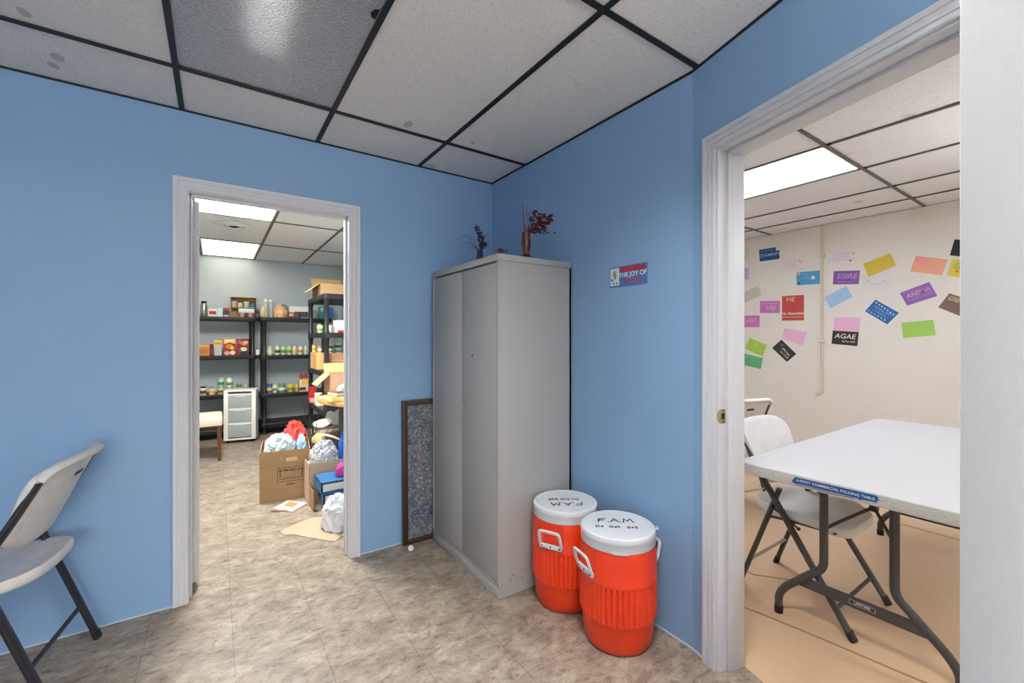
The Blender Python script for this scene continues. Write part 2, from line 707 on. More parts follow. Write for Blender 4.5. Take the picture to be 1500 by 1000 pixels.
HALL_L = [(-.135, .475, 1.03, 2.24), (.36, .91, .22, .77)]  # second opening is for the added square fill light
c, g = ceiling('ceiling', [(-3.05, -4.12), (1.70, 2.70)], HALL_L, tile,
               [-2.575, -1.965, -1.355, -.745, -.135, .475, 1.085], [2.24, 1.03, -.18, -1.39, -2.6, -3.81], grid_black, .022)
g.build('ceiling_grid', grid_black, parent=c, smooth=0)
# dark reveal where the tiles meet the walls, and the old water stain
mb = MB()
mb.box(-3, 1.645, 2.642, 2.65, CZ - .004, CZ + .003)
mb.box(1.637, 1.645, KB.y, 2.65, CZ - .005, CZ + .003)
mb.box(0, 3.3, -.008, 0, CZ - .004, CZ + .003, M=DW)
mb.build('wall_angle', grid_black, parent=c, smooth=0)
mb = MB()
for px, py, r in ((598, 183, .022), (693, 210, .011), (84, 85, .02), (78, 97, .016), (36, 20, .016)):
    q = atz(px, py, CZ)
    ol = [(q.x + r * cos(a) * (1 + .35 * noise.noise(Vector((cos(a), sin(a), px)))), q.y + 1.6 * r * sin(a) * (1 + .35 * noise.noise(Vector((sin(a), cos(a), px))))) for a in [i * pi / 10 for i in range(20)]]
    mb.slab(ol, [(1, CZ + .0025), (1, CZ + .0035)], ctr=(q.x, q.y))
mb.build('stain', stain, parent=c, smooth=0)
STORE_L = [(-.155, .455, 3.48, 4.70), (-.155, .455, 5.92, 7.08)]
c, g = ceiling('ceiling', [(-1.65, 2.72), (1.68, 7.15)], STORE_L, tile_c, [-1.375, -.765, -.155, .455, 1.065], [3.48, 4.70, 5.92], grid_grey, .022)
g.build('ceiling_grid', grid_grey, parent=c, smooth=0)
CLASS_L = [(2.905, 3.5, 1.03, 2.25), (2.905, 3.5, -1.41, -.19)]
c, g = ceiling('ceiling', [(1.70, 1.0), (5.0, 3.35)], CLASS_L[:1], tile_c, [2.315, 2.905, 3.5, 4.09, 4.57], [1.03, 2.25], grid_grey, .02)
g.build('ceiling_grid', grid_grey, parent=c, smooth=0)
# remaining part of the classroom ceiling, bounded by the slanting door wall
e0, e1 = DW @ Vector((.06, .06, 0)), DW @ Vector((3.42, .06, 0))
mb = MB()
z = CZ + .004
h = CLASS_L[1]


def xw(y):
    t = (y - e0.y) / (e1.y - e0.y)
    return e0.x + (e1.x - e0.x) * t


ys = [1.0, h[3], h[2], -2.35]
for a, b in zip(ys[:-1], ys[1:]):
    if a == h[3]:
        mb.add([(xw(a), a, z), (xw(b), b, z), (h[0], b, z), (h[0], a, z)], [(0, 1, 2, 3)])
        mb.add([(h[1], a, z), (h[1], b, z), (5, b, z), (5, a, z)], [(0, 1, 2, 3)])
    else:
        mb.add([(xw(a), a, z), (xw(b), b, z), (5, b, z), (5, a, z)], [(0, 1, 2, 3)])
c2 = struct(mb.build('ceiling', tile_c, smooth=0))
mb = MB()
for x in (2.315, 2.905, 3.5, 4.09, 4.57):
    mb.box(x - .01, x + .01, -2.3, 1.02, CZ - .004, CZ + .002)
for y in (-.19, -1.41):
    mb.box(1.6, 4.94, y - .01, y + .01, CZ - .0035, CZ + .0025)
mb.build('ceiling_grid', grid_grey, parent=c2, smooth=0)

# ------------------------------------------------------------------ ceiling lights
panel_white = mat('lit_light_panel', '#fffdf6', .5, emit=1)
nodes_of(panel_white)[2].inputs['Emission Strength'].default_value = E_STORE
panel_soft = mat('softly_lit_panel', '#fff8e2', .5, emit=1)
nodes_of(panel_soft)[2].inputs['Emission Strength'].default_value = 3.6
panel_class = mat('lit_white_panel', '#eef4ff', .5, emit=1)
nodes_of(panel_class)[2].inputs['Emission Strength'].default_value = E_CLASS
fill_up_panel = mat('added_uplight_glow', '#fffaf2', .5, emit=1)  # glow of the added uplights
nodes_of(fill_up_panel)[2].inputs['Emission Strength'].default_value = E_FILL_UP
troffer_white = mat('white_troffer_enamel', '#e8e8e4', .4)


def troffer(h, label, pm, group):
    cx, cy = (h[0] + h[1]) / 2, (h[2] + h[3]) / 2
    t = thing('ceiling_light', label, 'light', (cx, cy, CZ), 0, group)
    a, b = (h[1] - h[0]) / 2, (h[3] - h[2]) / 2
    m = MB()
    m.box(-a + .002, a - .002, -b + .002, b - .002, .014, .09)
    m.build('housing', troffer_white, t, smooth=0)
    m = MB()
    k = .022
    for x0, x1, y0, y1 in ((-a, a, -b, -b + k), (-a, a, b - k, b), (-a, -a + k, -b, b), (a - k, a, -b, b)):
        m.box(x0, x1, y0, y1, .0, .012)
    m.build('frame', troffer_white, t, smooth=0)
    m = MB()
    m.box(-a + k, a - k, -b + k, b - k, .005, .010)
    m.build('diffuser', pm, t, smooth=0)
    return t


troffer(STORE_L[0], 'lit ceiling panel above the doorway side of the storage room', panel_white, 'storage room lights')
troffer(STORE_L[1], 'lit ceiling panel against the far wall of the storage room', panel_soft, 'storage room lights')
troffer(CLASS_L[0], 'bright lit ceiling panel over the white folding table room', panel_class, 'classroom lights')
troffer(CLASS_L[1], 'added unseen lit panel over the far right end of the cream room', panel_class, 'classroom lights')  # added out of view to even out the classroom brightness

def uplight(x, y, label, pm=None, group='hall lights'):  # fill lights added out of view to brighten the ceilings
    """added trough lamp out of view that throws its light up on the ceiling"""
    t = thing('ceiling_light', label, 'light', (x, y, 1.98), 0, group)
    m = MB()
    m.box(-.10, .10, -.55, .55, .0, .012)
    for s_ in (-1, 1):
        m.box(s_ * .10 - .004, s_ * .10 + .004, -.55, .55, .0, .075)
        m.box(-.10, .10, s_ * .55 - .004, s_ * .55 + .004, .0, .075)
    m.build('trough', troffer_white, t, smooth=0)
    m = MB()
    m.box(-.09, .09, -.54, .54, .03, .04)
    m.build('diffuser', pm or fill_up_panel, t, smooth=0)
    for s_ in (-1, 1):
        m = MB()
        m.tube([(0, s_ * .5, .04), (0, s_ * .5, CZ - 1.98)], .005, n=8)
        m.build('hanger_rod', steel, t)


uplight(-1.0, -.6, 'added unseen fill uplight in the rear half of the hall, left one')
uplight(.45, -.75, 'added unseen fill uplight in the rear half of the hall, right one')
uplight(3.3, -.75, 'added unseen fill uplight over the far right end of the cream room', fill_up_panel, 'classroom lights')

fill_sq_panel = mat('added_square_glow', '#fffcf6', .5, emit=1)  # fill light added overhead for the right wall, cabinet and coolers
nodes_of(fill_sq_panel)[2].inputs['Emission Strength'].default_value = E_FILL_SQ
h = HALL_L[1]
t = thing('ceiling_light', 'added unseen square fill light set deep in the blue hall ceiling', 'light', ((h[0] + h[1]) / 2, (h[2] + h[3]) / 2, CZ), 0, 'hall lights')
a = (h[1] - h[0]) / 2
m = MB()
for x0, x1, y0, y1 in ((-a, -a + .012, -a, a), (a - .012, a, -a, a), (-a, a, -a, -a + .012), (-a, a, a - .012, a)):
    m.box(x0, x1, y0, y1, .0, .36)
m.build('baffle', mat('dark_grey_baffle', '#4a4a4a', .8), t, smooth=0)  # dark sides added to keep this fill off the upper walls
m = MB()
m.box(-a, a, -a, a, .355, .365)
m.build('housing', troffer_white, t, smooth=0)
m = MB()
m.box(-a + .012, a - .012, -a + .012, a - .012, .34, .35)
m.build('diffuser', fill_sq_panel, t, smooth=0)
# the switched-down hall light: open housing, one weak tube, pebbled translucent lens
h = HALL_L[0]
cx, cy = (h[0] + h[1]) / 2, (h[2] + h[3]) / 2
t = thing('ceiling_light', 'dim grey pebbled light panel in the blue hall ceiling', 'light', (cx, cy, CZ), 0, 'hall lights')
a, b = (h[1] - h[0]) / 2, (h[3] - h[2]) / 2
housing_grey = mat('grey_troffer_inside', '#9a9a9a', .7)
m = MB()
z1 = .12
for x0, x1, y0, y1, z0, zz in ((-a, a, -b, b, z1, z1 + .01), (-a, -a + .01, -b, b, .006, z1), (a - .01, a, -b, b, .006, z1), (-a, a, -b, -b + .01, .006, z1), (-a, a, b - .01, b, .006, z1)):
    m.box(x0, x1, y0, y1, z0, zz)
m.build('housing', housing_grey, t, smooth=0)
tube_m = mat('weak_fluorescent_tube', '#ffffff', .4, emit=1)
nodes_of(tube_m)[2].inputs['Emission Strength'].default_value = E_TUBE
m = MB()
m.tube([(0, -b + .1, .085), (0, b - .16, .085)], .07, .03, n=16)
m.build('tube', tube_m, t)
lens = bpy.data.materials.new('pebbled_lens')
lens.use_nodes = True
N_, L_ = lens.node_tree.nodes, lens.node_tree.links
B_ = N_['Principled BSDF']
B_.inputs['Base Color'].default_value = lin('#b0b0b0')
B_.inputs['Roughness'].default_value = .5
B_.inputs['Transmission Weight'].default_value = .55
B_.inputs['IOR'].default_value = 1.3
tcl = N_.new('ShaderNodeTexCoord')
vl = N_.new('ShaderNodeTexNoise')
vl.inputs['Scale'].default_value = 170
vl.inputs['Detail'].default_value = 1
L_.new(tcl.outputs['Object'], vl.inputs[0])
bl = N_.new('ShaderNodeBump')
bl.inputs['Strength'].default_value = .8
bl.inputs['Distance'].default_value = .006
L_.new(vl.outputs['Fac'], bl.inputs['Height'])
L_.new(bl.outputs[0], B_.inputs['Normal'])
m = MB()
# lens sheet with the broken-out bite on its right edge
ny = atz(549, 22, CZ).y - cy
ol = [(-a + .01, -b + .01), (a - .012, -b + .01), (a - .012, ny - .03), (a - .03, ny - .02), (a - .036, ny + .004), (a - .028, ny + .022), (a - .012, ny + .026), (a - .012, b - .012), (-a + .01, b - .012)]
m.add([(x, y, .004) for x, y in ol], [list(range(len(ol)))])
m.build('lens', lens, t, smooth=0)
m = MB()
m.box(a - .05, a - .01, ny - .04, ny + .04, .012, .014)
m.build('hole_shade_plate', grid_black, t, smooth=0)  # black plate colours in the dark interior behind the bite

# round vent between the storage room lights
t = thing('ceiling_vent', 'round white air vent in the storage room ceiling', 'vent', (.152, 5.07, CZ))
m = MB()
m.lathe([(.155, .0), (.15, -.012), (.12, -.018), (.09, -.012), (.085, .002)], 40)
m.build('rim', troffer_white, t)
m = MB()
m.lathe([(.088, -.004), (.088, -.001)], 32)
m.build('opening', grid_black, t)
for r in (.025, .05, .072):
    m = MB()
    m.lathe([(r - .006, -.014), (r + .002, -.008), (r + .006, -.005), (r - .002, -.005)], 32)
    m.build('ring', troffer_white, t)


# ------------------------------------------------------------------ door frames
def casing_profile():
    # (across, out) from the inner edge to the outer edge: reeded colonial casing
    return [(0, 0), (0, .010), (.004, .013), (.012, .013), (.014, .010), (.018, .010), (.020, .014), (.030, .0155), (.036, .013), (.040, .013), (.042, .017), (.056, .018), (.059, .016), (.060, .012), (.060, 0)]


def casing(mb, xl, xr, zt, flip, M, mi=0):
    """three mitred pieces round an opening in local (x, out, z) space"""
    pr = casing_profile()
    sg = flip
    for kind in ('l', 'r', 't'):
        vs = []
        for end in (0, 1):
            for a, o in pr:
                if kind == 'l':
                    vs.append((xl - a, sg * o, 0 if end == 0 else zt + a))
                elif kind == 'r':
                    vs.append((xr + a, sg * o, 0 if end == 0 else zt + a))
                else:
                    vs.append((xl - a if end == 0 else xr + a, sg * o, zt + a))
        n = len(pr)
        fs = [(i, i + 1, n + i + 1, n + i) for i in range(n - 1)] + [list(range(n)), [n + i for i in range(n)]]
        mb.add(vs, fs, mi, M)


I4 = Matrix.Identity(4)
# storage doorway, named as trim
t = struct(bpy.data.objects.new('trim_1', None))
COL.objects.link(t)
JL, JR, JT = -.108, .650, 2.022
m = MB()
casing(m, JL - .004, JR + .004, JT + .004, -1, Matrix.Translation((0, 2.65, 0)))
m.build('casing', white_trim, t, smooth=20)
m = MB()
casing(m, JL - .004, JR + .004, JT + .004, 1, Matrix.Translation((0, 2.77, 0)))
m.build('casing', white_trim, t, smooth=20)
m = MB()
m.box(D1L, JL, 2.65, 2.77, 0, JT)
m.box(JR, D1R, 2.65, 2.77, 0, JT)
m.box(D1L, D1R, 2.65, 2.77, JT, D1H)
m.build('jamb', white_trim, t, smooth=0)
m = MB()
for x0, x1, z0, z1 in ((JL, JL + .011, 0, JT), (JR - .011, JR, 0, JT), (JL, JR, JT - .011, JT)):
    m.box(x0, x1, 2.695, 2.73, z0, z1, bev=.002)
m.build('door_stop', white_trim, t, smooth=30)

# storage door, open into the storage room against its left side
t = struct(bpy.data.objects.new('door_1', None))
COL.objects.link(t)
t.location = (-.103, 2.782, 0)
t.rotation_euler = (0, 0, R(100))
m = MB()
m.box(.0, .745, -.035, 0, .03, 2.012, bev=.002)
m.build('door_panel', door_paint, t, smooth=30)
for zz in (.235, 1.06, 1.83):
    m = MB()
    m.box(-.003, .0, -.033, -.004, zz - .045, zz + .045)
    m.tube([(-.004, .004, zz - .045), (-.004, .004, zz + .045)], .006, n=10)
    m.box(-.03, -.002, .001, .004, zz - .045, zz + .045)
    hg = m.build('hinge', white_trim, t, smooth=30)
    for dz in (-.03, -.01, .01, .03):
        m = MB()
        m.tube([(-.0034, -.018 + .012 * (1 if dz in (-.01, .03) else -1), zz + dz), (-.0038, -.018 + .012 * (1 if dz in (-.01, .03) else -1), zz + dz)], .003, n=8)
        m.build('screw', steel, hg)
m = MB()
for sgn in (1, -1):
    y0 = 0 if sgn > 0 else -.035
    m.lathe([(.03, 0), (.03, .006), (.012, .01), (.011, .03), (.024, .04), (.027, .052), (.02, .062), (.001, .064)], 20,
            M=Matrix.Translation((.685, y0, .94)) @ Matrix.Rotation(R(-90 * sgn), 4, 'X'))
m.build('door_knob', steel, t)

# classroom doorway
t = struct(bpy.data.objects.new('trim_2', None))
COL.objects.link(t)
A, Bq, JT2 = .135, .925, 2.032
m = MB()
casing(m, A - .008, Bq + .008, JT2 + .008, -1, DW)
m.build('casing', white_trim, t, smooth=20)
m = MB()
casing(m, A - .008, Bq + .008, JT2 + .008, 1, DW @ Matrix.Translation((0, .12, 0)))
m.build('casing', white_trim, t, smooth=20)
m = MB()
m.box(D2A - .005, A, -.001, .121, 0, JT2, M=DW)
m.box(Bq, D2B + .005, -.001, .121, 0, JT2, M=DW)
m.box(D2A - .005, D2B + .005, -.001, .121, JT2, D2H + .002, M=DW)
m.build('jamb', white_trim, t, smooth=0)
m = MB()
for x0, x1, z0, z1 in ((A, A + .012, 0, JT2), (Bq - .012, Bq, 0, JT2), (A, Bq, JT2 - .012, JT2)):
    m.box(x0, x1, .040, .121, z0, z1, M=DW, bev=.002)
m.build('door_stop', white_trim, t, smooth=30)
# strike plate on the left jamb
m = MB()
zz = .995
ol = [(.036, zz - .028), (.036, zz + .028), (.012, zz + .028), (-.002, zz + .02), (-.006, zz + .008), (-.006, zz - .008), (-.002, zz - .02), (.012, zz - .028)]
m.add([(A + .0015, u, v) for u, v in ol] + [(A, u, v) for u, v in ol], [list(range(8)), list(range(15, 7, -1))] + [(i, (i + 1) % 8, 8 + (i + 1) % 8, 8 + i) for i in range(8)], 0, DW)
sp = m.build('strike_plate', brass, t, smooth=0)
m = MB()
m.box(A + .0012, A + .0024, .016, .030, zz - .012, zz + .012, M=DW)
for dz in (-.021, .021):
    m.tube([DW @ Vector((A + .001, .024, zz + dz)), DW @ Vector((A + .0026, .024, zz + dz))], .0035, n=8)
m.build('latch_hole', grid_black, sp)

# classroom door, opened into the hall towards the camera
hinge = DW @ Vector((.925, -.004, 0))
free = Vector((.5985, .0995, 0))
t = struct(bpy.data.objects.new('door_2', None))
COL.objects.link(t)
ax = (hinge - free).normalized()
ln = (hinge - free).length
t.matrix_basis = frame(free, ax, (-ax.y, ax.x, 0))
m = MB()
m.box(0, ln, -.042, 0, .012, 2.03, bev=.0015)
m.build('door_panel', door_paint, t, smooth=30)
m = MB()
m.box(-.0012, .001, -.033, -.009, .90, .96)
m.build('latch_plate', brass, t, smooth=0)
for zz in (.25, 1.05, 1.83):
    m = MB()
    m.tube([(ln + .004, .004, zz - .045), (ln + .004, .004, zz + .045)], .006, n=10)
    m.build('hinge', steel, t)

# ================================================================== HALL OBJECTS
# ------------------------------------------------------------------ steel cabinet
cab_grey = mat('grey_cabinet_enamel', '#a9a8a6', .45, spec=.4, var=(1.4, '#a3a2a0', .8, 2), bump=(500, .06))
cab_gap_shade = mat('gap_shade_grey', '#2b2b2c', .7)
CX0, CX1, CY0, CY1, CH = 1.156, 1.640, 1.803, 2.583, 1.722
t = thing('storage_cabinet', 'tall grey two-door steel cabinet in the corner of the blue walls', 'cabinet', (CX0, CY0, 0))
m = MB()
L_, W_ = CX1 - CX0, CY1 - CY0
m.box(.022, L_, 0, .012, .0, CH - .035)
m.box(.022, L_, W_ - .012, W_, .0, CH - .035)
m.box(L_ - .012, L_, 0, W_, 0, CH - .035)
m.box(.03, L_, .01, W_ - .01, .04, .055)
m.box(.0, .022, 0, .016, .075, CH - .035)
m.box(.0, .022, W_ - .016, W_, .075, CH - .035)
m.build('body', cab_grey, t, smooth=0)
m = MB()
m.box(-.002, L_, -.002, W_ + .002, CH - .034, CH, bev=.003)
m.build('top_panel', cab_grey, t, smooth=30)
m = MB()
m.box(0, .022, 0, W_, 0, .05, bev=.003)
m.box(.006, .02, 0, W_, .05, .075, bev=.002)
m.build('plinth', cab_grey, t, smooth=30)
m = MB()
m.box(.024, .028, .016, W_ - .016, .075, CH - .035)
m.build('gap_shade_sheet', cab_gap_shade, t, smooth=0)  # dark sheet behind the doors colours in the shade of the gaps
mid = W_ * .495
for nm, y0, y1 in (('door', .018, mid - .006), ('door', mid + .006, W_ - .018)):
    m = MB()
    m.box(.002, .022, y0, y1, .08, CH - .044, bev=.0015)
    d = m.build(nm, cab_grey, t, smooth=30)
    if y0 < .1:
        m = MB()
        m.lathe([(.012, 0), (.012, .004), (.009, .006), (.001, .006)], 20, M=Matrix.Translation((.002, y1 - .022, .916)) @ Matrix.Rotation(R(-90), 4, 'Y'))
        m.box(-.0045, -.0035, y1 - .0232, y1 - .0208, .909, .923)
        m.build('lock', steel, d)
        m = MB()
        m.lathe([(.006, 0), (.005, .002), (.001, .0025)], 14, M=Matrix.Translation((.002, y1 - .115, 1.205)) @ Matrix.Rotation(R(-90), 4, 'Y'))
        m.build('bolt_hole', black_rubber, d)
# chips in the enamel low on the side
m = MB()
for i in range(26):
    x = .06 + random.random() * .36
    z = .06 + abs(random.gauss(0, .03))
    r = .0012 + random.random() * .0018
    m.box(x - r * (1 + 3 * random.random()), x + r, -.0006, .001, z - r * .5, z + r * .5)
for x, z in ((.22, .18), (.30, .47), (.27, .41)):
    m.box(x - .003, x + .003, -.0006, .001, z, z + .002)
m.build('paint_chips', black_rubber, t, smooth=0)

# ------------------------------------------------------------------ drinks coolers
orange = mat('orange_cooler_plastic', '#ee4019', .38, spec=.5, var=(5, '#e23a17', .9, 3), bump=(220, .05))
lid_white = mat('white_cooler_lid', '#dfe3e7', .45, var=(8, '#d3d8dc', .9, 5), bump=(120, .08))
marker = mat('black_marker', '#20211f', .5)


def rib(r, z, a):
    if .14 < z < .285:
        return r - .0055 * (.5 - .5 * cos(a * 44)) ** 4
    return r


def cooler(label, loc, rz, txt_rot, small_font, tap=True):
    t = thing('drinks_cooler', label, 'cooler', loc, rz, 'orange drinks coolers')
    m = MB()
    prof = [(.120, 0), (.134, .004), (.142, .016), (.150, .06), (.153, .122), (.155, .130), (.163, .134), (.1645, .141)]
    prof += [(.1645 + .001 * sin(pi * i / 12), .1415 + .143 * i / 12) for i in range(13)]
    prof += [(.1655, .290), (.1655, .300), (.164, .304), (.163, .36), (.159, .415), (.154, .428)]
    n = 440
    m.lathe(prof, n, rf=rib)
    # recess behind each handle is pressed into the wall
    for i, p in enumerate(m.v):
        for a0 in (0, pi):
            a = math.atan2(p.y, p.x)
            da = abs((a - a0 + pi) % (2 * pi) - pi)
            if da < .36 and .315 < p.z < .418:
                k = .013 * min(1, (.36 - da) / .05) * min(1, (p.z - .315) / .015) * min(1, (.418 - p.z) / .012)
                r = math.hypot(p.x, p.y)
                m.v[i] = Vector((p.x * (r - k) / r, p.y * (r - k) / r, p.z))
    m.build('body', orange, t, smooth=28)
    m = MB()
    m.lathe([(.152, .425), (.158, .428), (.1595, .434), (.1585, .458), (.160, .461), (.1605, .474), (.157, .483), (.149, .487), (.143, .4865), (.139, .4835), (.10, .483), (.05, .4835), (.001, .4838)], 64)
    lid = m.build('lid', lid_white, t, smooth=30)
    m = MB()
    # small lug and the lifting lip on the rim
    lg = [(.158 * cos(a), .158 * sin(a)) for a in (R(58), R(63))]
    q = bend([(.157, -.012, .468), (.176, -.012, .468), (.176, .012, .468), (.157, .012, .468)], .01)
    m.tube(q, .0035, n=8, M=Matrix.Rotation(R(158), 4, 'Z'))
    m.build('lid_lug', lid_white, lid)
    m = MB()
    for k in range(9):
        a = R(48 + k * 2.6)
        m.box(.157, .1625, -.0045, .0045, .4275, .4345, M=Matrix.Rotation(a, 4, 'Z'))
    m.build('lid_lip', lid_white, lid)
    # lettering in marker pen
    M = Matrix.Rotation(txt_rot, 4, 'Z') @ Matrix.Translation((0, 0, .4838))
    m = MB()
    s = .0045
    u = .001
    strokes = [
        [(-78, 30), (-72, 62), (-40, 66)], [(-75, 47), (-48, 50)],                       # F
        [(-36, 28), (-34, 31)],
        [(-24, 28), (-2, 64), (12, 26)], [(-15, 42), (6, 42)],                           # A
        [(20, 25), (22, 28)],
        [(32, 22), (40, 60), (52, 34), (68, 60), (76, 18)],                              # M
    ]
    for q in strokes:
        stroke(m, [(x * u, (y - 2) * u) for x, y in q], .0058, M)
    if small_font:
        small = [
            [(-98, -8), (-96, 10), (-86, 6), (-84, -4), (-98, -8)], [(-76, -2), (-70, 4), (-66, -4), (-73, -8), (-76, -2)],   # Do
            [(-40, -14), (-38, 2), (-28, -14), (-26, 2)], [(-20, -10), (-14, -5), (-11, -13), (-17, -16), (-20, -10)], [(-4, 2), (-2, -16), (4, -14)], [(-8, -5), (4, -4)],  # Not
            [(48, -8), (38, -5), (36, -11), (46, -15), (44, -21), (34, -20)], [(54, -16), (62, -13), (58, -9), (53, -16), (60, -22)], [(70, -4), (69, -24)], [(77, -4), (76, -25)],  # Sell
        ]
    else:
        small = [
            [(-70, -8), (-68, 10), (-56, 4), (-54, -6), (-70, -8)], [(-47, -2), (-41, 4), (-37, -4), (-44, -8), (-47, -2)],
            [(-24, -14), (-22, 6), (-10, -14), (-8, 6)], [(-3, -10), (3, -4), (6, -12), (0, -15), (-3, -10)], [(13, 4), (14, -16), (20, -14)], [(9, -4), (20, -3)],
            [(48, 0), (36, 3), (34, -4), (46, -9), (44, -18), (32, -16)], [(54, -12), (62, -8), (58, -3), (53, -12), (60, -18)], [(70, 2), (69, -20)], [(77, 2), (76, -22)],
        ]
    for q in small:
        stroke(m, [(x * u, (y - 16) * u) for x, y in q], .0044, M)
    m.build('marker_writing', marker, lid, smooth=0)
    # two hinged white handles
    for a0 in (0, pi):
        Mr = Matrix.Rotation(a0, 4, 'Z')
        m = MB()
        y = .056
        path = bend([(.166, -y, .326), (.174, -y * .98, .345), (.190, -y * .9, .398), (.190, y * .9, .398), (.174, y * .98, .345), (.166, y, .326), (.168, 0, .316), (.166, -y, .326)], .014)
        m.tube(path, .0085, .0065, n=10, M=Mr)
        hd = m.build('handle', lid_white, t)
        m = MB()
        m.box(.158, .172, -.058, .058, .311, .332, bev=.004, M=Mr)
        m.build('handle_plate', lid_white, hd)
        for yy in (-.045, 0, .045):
            m = MB()
            m.lathe([(.0046, 0), (.003, .002), (.0005, .0024)], 10, M=Mr @ Matrix.Translation((.1722, yy, .322)) @ Matrix.Rotation(R(90), 4, 'Y'))
            m.build('screw', black_rubber, hd)
    # press-button tap
    if not tap:
        return t
    m = MB()
    m.lathe([(.016, 0), (.016, .012), (.010, .016), (.010, .03), (.014, .034), (.014, .042), (.001, .044)], 18, M=Matrix.Translation((0, -.15, .05)) @ Matrix.Rotation(R(90), 4, 'X'))
    m.build('tap', lid_white, t)
    return t


cooler('front orange cooler whose white lid reads F.A.M towards the camera', (1.452, 1.296, 0), R(168), R(-34.5 - 168), True)
cooler('rear orange cooler beside the grey cabinet, lid writing upside down', (1.447, 1.634, 0), R(205), R(150 - 205), False, False)

# ------------------------------------------------------------------ leaning framed picture
frame_brown = mat('dark_brown_frame', '#3a261d', .5, var=(20, '#2c1b14', .8), bump=(60, .1), stretch=(8, 8, 1))
art = bpy.data.materials.new('speckled_flower_picture')
art.use_nodes = True
N_, L_, B_ = nodes_of(art)
tcn = N_.new('ShaderNodeTexCoord')
na = N_.new('ShaderNodeTexNoise')
na.inputs['Scale'].default_value = 7
na.inputs['Detail'].default_value = 5
na.inputs['Distortion'].default_value = 1.5
L_.new(tcn.outputs['Object'], na.inputs[0])
vo = N_.new('ShaderNodeTexVoronoi')
vo.inputs['Scale'].default_value = 95
L_.new(tcn.outputs['Object'], vo.inputs[0])
va = N_.new('ShaderNodeMix')
va.data_type = 'FLOAT'
va.inputs['Factor'].default_value = .30
sp_ = N_.new('ShaderNodeSeparateColor')
L_.new(vo.outputs['Color'], sp_.inputs[0])
L_.new(na.outputs['Fac'], va.inputs['A'])
L_.new(sp_.outputs[0], va.inputs['B'])
rp = N_.new('ShaderNodeValToRGB')
cr = rp.color_ramp
cr.elements[0].position = .22
cr.elements[0].color = lin('#3a2a52')
cr.elements[1].position = .84
cr.elements[1].color = lin('#d7d2d6')
for p, c in ((.33, '#5b4a78'), (.42, '#476455'), (.5, '#7b8f86'), (.56, '#6c5a86'), (.63, '#7b6f66'), (.70, '#9aa79e'), (.77, '#8b7fa6')):
    e = cr.elements.new(p)
    e.color = lin(c)
L_.new(va.outputs[0], rp.inputs[0])
L_.new(rp.outputs[0], B_.inputs['Base Color'])
B_.inputs['Roughness'].default_value = .25
bq = N_.new('ShaderNodeBump')
bq.inputs['Strength'].default_value = .5
bq.inputs['Distance'].default_value = .004
L_.new(vo.outputs['Distance'], bq.inputs['Height'])
L_.new(bq.outputs[0], B_.inputs['Normal'])
t = thing('framed_picture', 'brown framed speckled purple and green picture leaning behind the cabinet', 'picture', (.966, 2.600, .0))
t.rotation_euler = (R(-1.2), 0, 0)
t.matrix_basis = Matrix.LocRotScale(t.location, t.rotation_euler, None)
m = MB()
PW, PH, PB = .62, .905, .034
m.box(0, PB, 0, .022, 0, PH, bev=.003)
m.box(PW - PB, PW, 0, .022, 0, PH, bev=.003)
m.box(PB - .002, PW - PB + .002, 0.001, .021, 0, PB, bev=.003)
m.box(PB - .002, PW - PB + .002, 0.001, .021, PH - PB, PH, bev=.003)
m.build('frame', frame_brown, t)
# crinkled sheet with an uneven torn edge
ol = densify([(PB - .002, PB - .002), (PW - PB, PB), (PW - PB, PH - PB), (PB, PH - PB)], .02)
ol = [(x + .005 * noise.noise(Vector((x * 30, z * 22, 1))), z + .006 * noise.noise(Vector((x * 24, z * 30, 5)))) for x, z in ol]
m = MB()
m.slab(ol, [(1, .006), (1, .008)], ctr=(PW / 2, PH / 2), fmap=lambda x, z, q: (x, q + .0015 * noise.noise(Vector((x * 25, z * 25, 0))), z))
m.build('picture_sheet', art, t)
m = MB()
m.box(PB - .01, PW - PB + .01, .010, .014, PB - .01, PH - PB + .01)
m.build('backing', frame_brown, t, smooth=0)
# small white cap on the floor by its foot
wp = mat('white_plastic', '#e4e6e8', .4)
q = atz(602, 806, .0)
m = MB()
m.lathe([(.001, 0), (.016, 0), (.0175, .002), (.0165, .007), (.012, .009), (.001, .0095)], 24, M=Matrix.Translation((q.x, q.y, .0155)) @ Matrix.Rotation(R(-38), 4, 'Z') @ Matrix.Rotation(R(78), 4, 'X'))
o = m.build('bottle_cap', wp, loc=(q.x, q.y, 0))
tag(o, 'small round white cap on the floor by the leaning picture', 'cap')

# ------------------------------------------------------------------ wall sign
sign_blue = mat('sign_blue', '#3f78b5', .5)
sign_red = mat('sign_red', '#c03c46', .5)
sign_white = mat('sign_white', '#dde6e4', .5)
sign_orange = mat('sign_orange', '#d9a97a', .6)
sign_teal = mat('sign_teal', '#6fa6b4', .6)
sign_navy = mat('sign_navy', '#2f4f80', .6)
t = thing('wall_sign', 'small blue CELEBRATE THE JOY OF sign on the right wall', 'sign', (1.645, 1.402, 1.603))
SW, SH = .228, .098
MS = frame((-.002, 0, 0), (0, -1, 0), (0, 0, 1))
m = MB()
m.box(-SW / 2, SW / 2, -SH / 2, SH / 2, 0, .004, M=frame((0, 0, 0), (0, -1, 0), (0, 0, 1)), bev=.001)
m.build('board', sign_blue, t, smooth=0)
MS = frame((-.0042, 0, 0), (0, -1, 0), (0, 0, 1))
m = MB()
m.box(-SW / 2 + .005, -SW / 2 + .062, -SH / 2 + .006, SH / 2 - .006, 0, .0006, M=MS)
pn = m.build('picture_panel', sign_white, t, smooth=0)
m = MB()
